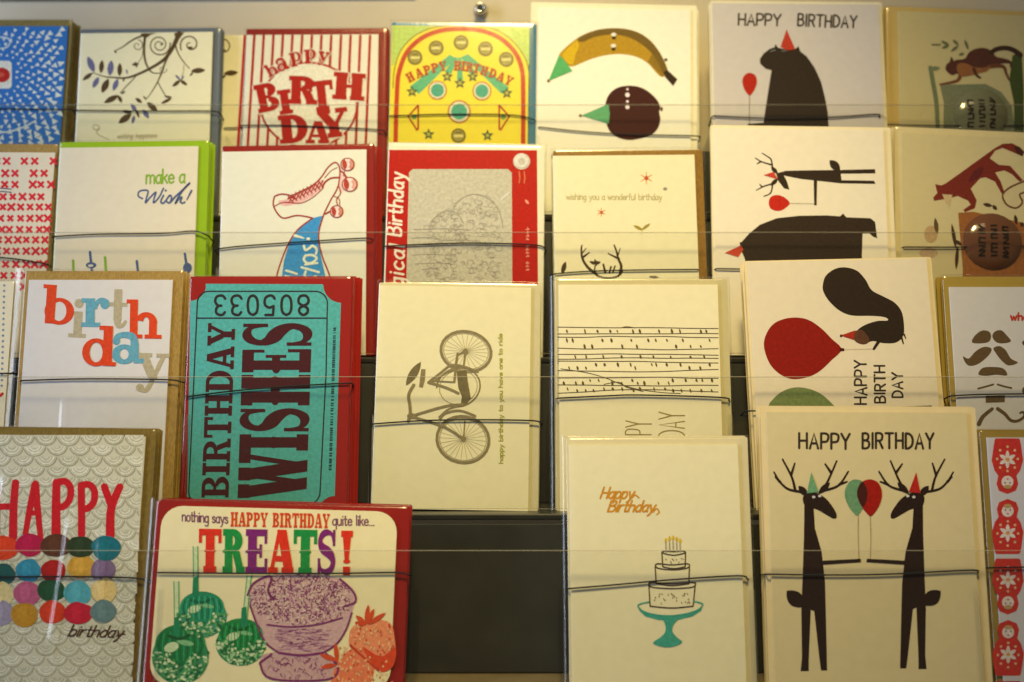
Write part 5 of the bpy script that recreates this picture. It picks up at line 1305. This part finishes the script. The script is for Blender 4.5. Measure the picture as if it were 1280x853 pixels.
for pts, w in (([(455, 470), (480, 420), (540, 388), (560, 400), (545, 450), (570, 490)], 9), ([(466, 515), (496, 600), (535, 680), (592, 724)], 8), ([(912, 548), (888, 620), (845, 685), (785, 724)], 8), ([(592, 724), (690, 735), (785, 724)], 10),
               ([(508, 768), (560, 730)], 9), ([(508, 768), (560, 838), (800, 842), (852, 790), (800, 728)], 9), ([(860, 400), (918, 455), (928, 500), (880, 520)], 9), ([(540, 600), (640, 610), (760, 600), (870, 570)], 7)): P.stroke('sundae_bowl', pts, w, BP, 3)
ST = (220, 92, 54)
P.poly('strawberries', [(900, 650), (915, 610), (960, 590), (1040, 580), (1085, 600), (1100, 660), (1105, 740), (1085, 790), (1030, 800), (960, 760), (905, 700)], (232, 140, 100), 0, True)
P.poly('strawberries', [(820, 850), (850, 770), (900, 712), (950, 705), (1000, 740), (1010, 800), (985, 870), (900, 940), (830, 920)], (228, 122, 84), 1, True)
P.poly('strawberries', [(960, 700), (1040, 740), (1100, 700), (1105, 745), (1085, 792), (1030, 802)], (214, 70, 36), 2, True)
for i in range(170):
    x, y = rn.uniform(830, 1095), rn.uniform(600, 880)
    if y < 700 and x < 905: continue
    P.ell('strawberries', x, y, 4, 6, rn.choice(((246, 200, 150), (200, 70, 40), (240, 180, 130))), 3, n=5)
for a, b in (((975, 600), (930, 560)), ((975, 600), (985, 512)), ((980, 600), (1010, 530)), ((985, 600), (1062, 548)), ((970, 602), (925, 590)), ((850, 760), (770, 730)), ((850, 770), (840, 680)), ((845, 775), (775, 790))): P.leaf('strawberries', a, b, 22, (208, 74, 40), 3)
P.stroke('strawberries', [(905, 690), (960, 740), (1030, 802)], 9, (196, 60, 34), 3)
P.build()

# ---- cake
c = Card('cake', 4, (711, 557), (922, 556), 'cream card with a three tier cake on a teal stand and gold Happy Birthday', (246, 230, 166), env=(708, 547, 934), env_rgb=(226, 206, 142), n=3, pitch=.005, drift=(.0005, 0), sleeve_top=2,
         cord_label='tiered cake', back_label='cream card stacked behind the tiered cake card', margin=.0026, flank=32, cord=[(712, 736), (760, 732), (840, 725), (922, 720), (934, 724)])
P = c.art(680, 530, 970, 766)
GO = (214, 142, 34); LN = (74, 56, 32)
pen_text(P, 'lettering', 'Happy', (186, 246), (292, 246), (5, -36), 6.5, GO, gap=1.3, slant=.2); P.stroke('lettering', [(290, 245), (300, 235), (313, 244)], 5, GO)
pen_text(P, 'lettering', 'Birthday', (210, 290), (362, 290), (5, -36), 6.5, GO, gap=1.2, slant=.2); P.stroke('lettering', [(360, 292), (372, 280), (380, 292), (372, 300)], 5, GO)
L = lambda pts, w=4.2: P.stroke('cake', pts, w, LN, 1, smooth=False)
for x0, x1, y0, y1, c0, c1 in ((389, 467, 425, 478, 392, 466), (367, 480, 470, 534, 370, 478), (346, 499, 532, 608, 350, 492)):
    k = 8 if y1 > 500 else 5
    P.stroke('cake', [(x0, y0), (x0 + 8, y0 - k), ((x0 + x1) / 2, y0 - k * .4 - 1), (x1 - 8, y0 - k), (x1, y0), (x1 - 14, y0 + k), ((x0 + x1) / 2, y0 + k + 4), (x0 + 14, y0 + k), (x0, y0)], 4.2, LN, 1)
    L([(x0, y0), (c0, y1 - 6)]); L([(x1, y0), (c1, y1 - 6)]); P.stroke('cake', [(c0, y1 - 6), ((x0 + x1) / 2, y1), (c1, y1 - 6)], 4.2, LN, 1)
rn = random.Random(4)
for i in range(26):
    x = rn.uniform(358, 488); y = rn.uniform(556, 594); P.stroke('cake', [(x, y), (x + 2, y + 5)], 3, (130, 110, 66), 1, caps=False)
for i in range(9):
    x = rn.uniform(398, 458); y = rn.uniform(440, 464); P.stroke('cake', [(x, y), (x + 2, y + 4)], 3, (130, 110, 66), 1, caps=False)
for x, y in ((402, 392), (414, 386), (426, 384), (438, 388), (449, 394)):
    P.stroke('candles', [(x, y + 4), (x + 1, 422)], 5, (176, 160, 120), 1); P.leaf('candles', (x, y - 16), (x, y + 2), 9, (222, 182, 40), 2)
TC = (66, 164, 126)
P.poly('cake_stand', [(310, 600), (330, 620), (380, 632), (440, 632), (500, 618), (524, 598), (520, 616), (490, 636), (430, 650), (380, 648), (335, 636), (314, 616)], TC, 1)
P.stroke('cake_stand', [(346, 588), (320, 594), (310, 602), (330, 620), (380, 632), (440, 632), (500, 618), (524, 598), (512, 590), (494, 586)], 4.5, TC, 2)
P.poly('cake_stand', [(394, 640), (444, 640), (428, 662), (424, 686), (440, 706), (456, 720), (435, 733), (405, 738), (375, 732), (360, 722), (385, 704), (400, 686), (400, 662)], TC, 2, True)
P.build()

# ---- two deer
c = Card('twodeer', 4, (957, 515), (1208, 516), 'cream card with two tall deer in party hats holding balloons under HAPPY BIRTHDAY', (208, 187, 124), env=(950, 509, 1219), env_rgb=(220, 194, 128), n=3, pitch=.0055, sleeve=False, off=.003,
         cord_label='two deer', back_label='cream card stacked behind the two deer card', cord=[(960, 718), (1030, 719), (1110, 718), (1212, 713), (1222, 716)])
P = c.art(930, 490, 1240, 728)
pen_text(P, 'lettering', 'HAPPY', (162, 166), (310, 167), (0, -44), 7, (52, 42, 30), jitter=.2, gap=2.2)
pen_text(P, 'lettering', 'BIRTHDAY', (348, 166), (556, 166), (0, -44), 7, (52, 42, 30), jitter=.2, gap=2.4)
DE = (42, 28, 20)
for mir, hat, dy in ((False, (104, 148, 94), 0), (True, (172, 36, 26), -6)):
    X = (lambda p: (702 - p[0], p[1] + (dy if p[1] > 600 else 0))) if mir else (lambda p: p)
    M = lambda pts: [X(p) for p in pts]
    P.poly('deer', M([(177, 315), (204, 328), (208, 400), (228, 470), (238, 560), (240, 640), (244, 818), (226, 818), (222, 790), (206, 644), (196, 640), (190, 790), (190, 820), (166, 820), (170, 780), (168, 640), (172, 540), (176, 420)]), DE)
    P.poly('deer', M([(174, 306), (205, 295), (236, 310), (258, 335), (272, 362), (262, 372), (215, 346), (180, 336)]), DE, 1, True)
    P.leaf('deer', X((160, 276)), X((186, 306)), 20, DE, 1); P.leaf('deer', X((252, 266)), X((218, 300)), 18, DE, 1)
    P.leaf('deer', X((125, 584)), X((176, 632)), 44, DE, 1); P.poly('deer', M([(225, 496), (342, 490), (343, 500), (225, 508)]), DE, 2)
    for pts in ([(168, 294), (130, 286), (105, 264), (88, 236)], [(150, 288), (140, 250), (113, 198)], [(138, 245), (149, 210)], [(105, 264), (92, 250)], [(226, 294), (246, 262), (272, 203)], [(256, 238), (238, 212)], [(235, 290), (277, 275), (306, 234)], [(280, 272), (302, 264)]):
        P.stroke('antlers', M(pts), 8.5, DE, 0, 5)
    P.poly('party_hats', M([(197, 236), (219, 294), (184, 298)]), hat, 3)
    for e in ((204, 309), (222, 306)): P.ell('faces', *X(e), 5, 4, (200, 190, 160), 3, n=8)
P.poly('balloons', [(328, 257), (352, 268), (362, 300), (352, 335), (334, 362), (322, 356), (304, 330), (295, 298), (306, 268)], (102, 140, 88), 1, True)
P.poly('balloons', [(368, 257), (394, 268), (405, 300), (396, 335), (374, 364), (362, 358), (342, 332), (331, 298), (342, 268)], (152, 26, 16), 2, True)
P.poly('balloons', [(347, 264), (358, 280), (362, 300), (358, 322), (348, 338), (337, 320), (331, 298), (336, 277)], (66, 28, 20), 3, True)
P.stroke('balloons', [(335, 362), (335, 430), (337, 495)], 2.2, (140, 120, 84), 1, caps=False); P.stroke('balloons', [(370, 362), (372, 430), (370, 495)], 2.2, (140, 120, 84), 1, caps=False)
P.build()

# ---- nesting dolls
c = Card('dolls', 4, (1233, 547), (1440, 547), 'white card with red nesting dolls stacked head to toe at the right edge', (206, 198, 182), env=(1224, 539, 1446), env_rgb=(150, 120, 44), n=3, pitch=.006, off=.002,
         cord_label='nesting doll', back_label='white card stacked behind the nesting doll card', cord=[(1237, 710), (1300, 709), (1420, 708)])
P = c.art(1210, 530, 1280, 185)
DR = (200, 48, 38); CF = (228, 208, 180)
for col in (0, 125, 250):
    for y0, y1, flip in ((48, 232, True), (248, 430, False), (445, 630, True), (648, 832, False), (850, 1030, True)):
        f = (lambda y: y0 + y1 - y) if flip else (lambda y: y)
        X = lambda x: x + col + (y0 - 48) * .004
        hh = y1 - y0
        P.poly('dolls', [(X(x), f(y0 + q * hh)) for x, q in ((130, 0), (158, .06), (166, .18), (160, .33), (172, .42), (182, .6), (176, .85), (172, .97), (168, 1), (92, 1), (88, .97), (84, .85), (78, .6), (88, .42), (100, .33), (94, .18), (102, .06))], DR, 0, False)
        P.ell('faces', X(130), f(y0 + .22 * hh), 20, 20, CF, 1, n=14)
        P.ell('faces', X(130), f(y0 + .13 * hh), 14, 7, (190, 150, 90), 2, n=10)
        for ex in (122, 138): P.ell('faces', X(ex), f(y0 + .2 * hh), 2.6, 2.6, (80, 40, 30), 3, n=6)
        P.ell('faces', X(130), f(y0 + .27 * hh), 4, 2, (190, 50, 40), 3, n=6)
        for k in range(6):
            a = R(60 * k + 30); P.leaf('flowers', (X(130), f(y0 + .62 * hh)), (X(130) + 30 * math.cos(a), f(y0 + .62 * hh) + 30 * math.sin(a)), 13, CF, 1)
        for k in range(8):
            a = R(45 * k); P.ell('flowers', X(130) + 34 * math.cos(a), f(y0 + .63 * hh) + 40 * math.sin(a), 4.5, 4.5, (226, 180, 120), 1, n=7)
        P.ell('flowers', X(130), f(y0 + .62 * hh), 7, 7, (214, 150, 70), 2, n=8)
P.build()

# ------------------------------------------------------------------ wall fittings
def at_wall(u, v, y=1.135): return Vector(((u - 640) / FPX * y, y, zz(v, y)))
p = at_wall(601, 14)
prof = [(0.0, .0), (.0062, .0), (.0064, .0012), (.0058, .0026), (.0038, .0034), (.0036, .0080), (.0046, .0086), (.0050, .0100), (.0046, .0114), (.0026, .0120), (.0024, .0108), (0.0, .0104)]
vs, fs = [], []
for r_, d in prof:
    for k in range(20):
        a = 2 * math.pi * k / 20; vs.append((r_ * math.cos(a), -d, r_ * math.sin(a)))
for j in range(len(prof) - 1):
    for k in range(20): fs.append([j * 20 + k, j * 20 + (k + 1) % 20, (j + 1) * 20 + (k + 1) % 20, (j + 1) * 20 + k])
peg = empty('wall_peg', Matrix.Translation(p))
tag(peg, 'small chrome peg on the beige wall above the pinball card', 'peg')
b = fix_normals(mesh_obj('peg_body', vs, fs, CHROME, peg, smooth=True))
vs = [(.0024 * math.cos(2 * math.pi * k / 14), -.01095, .0024 * math.sin(2 * math.pi * k / 14)) for k in range(14)] + [(.0024 * math.cos(2 * math.pi * k / 14), -.0070, .0024 * math.sin(2 * math.pi * k / 14)) for k in range(14)]
mesh_obj('screw_hole', [(x, y - .0006, z) for x, y, z in vs], [list(range(14))] + [[k, (k + 1) % 14, 14 + (k + 1) % 14, 14 + k] for k in range(14)], BLACKHOLE, peg)
a = at_wall(-200, 3.0, 1.1345); b_ = at_wall(520, -2.0, 1.1345)
bv, fs = bevel_box(0, (b_ - a).length, 0, .02, .0, .0025, .0006)
d = (b_ - a).normalized(); up2 = Vector((0, 0, 1)); nn = Vector((0, -1, 0))
o = fix_normals(mesh_obj('wall_rail', [d * x + up2 * y + nn * z for x, y, z in bv], fs, RAIL)); o.location = a
tag(o, 'thin grey rail along the top left of the wall', 'rail')
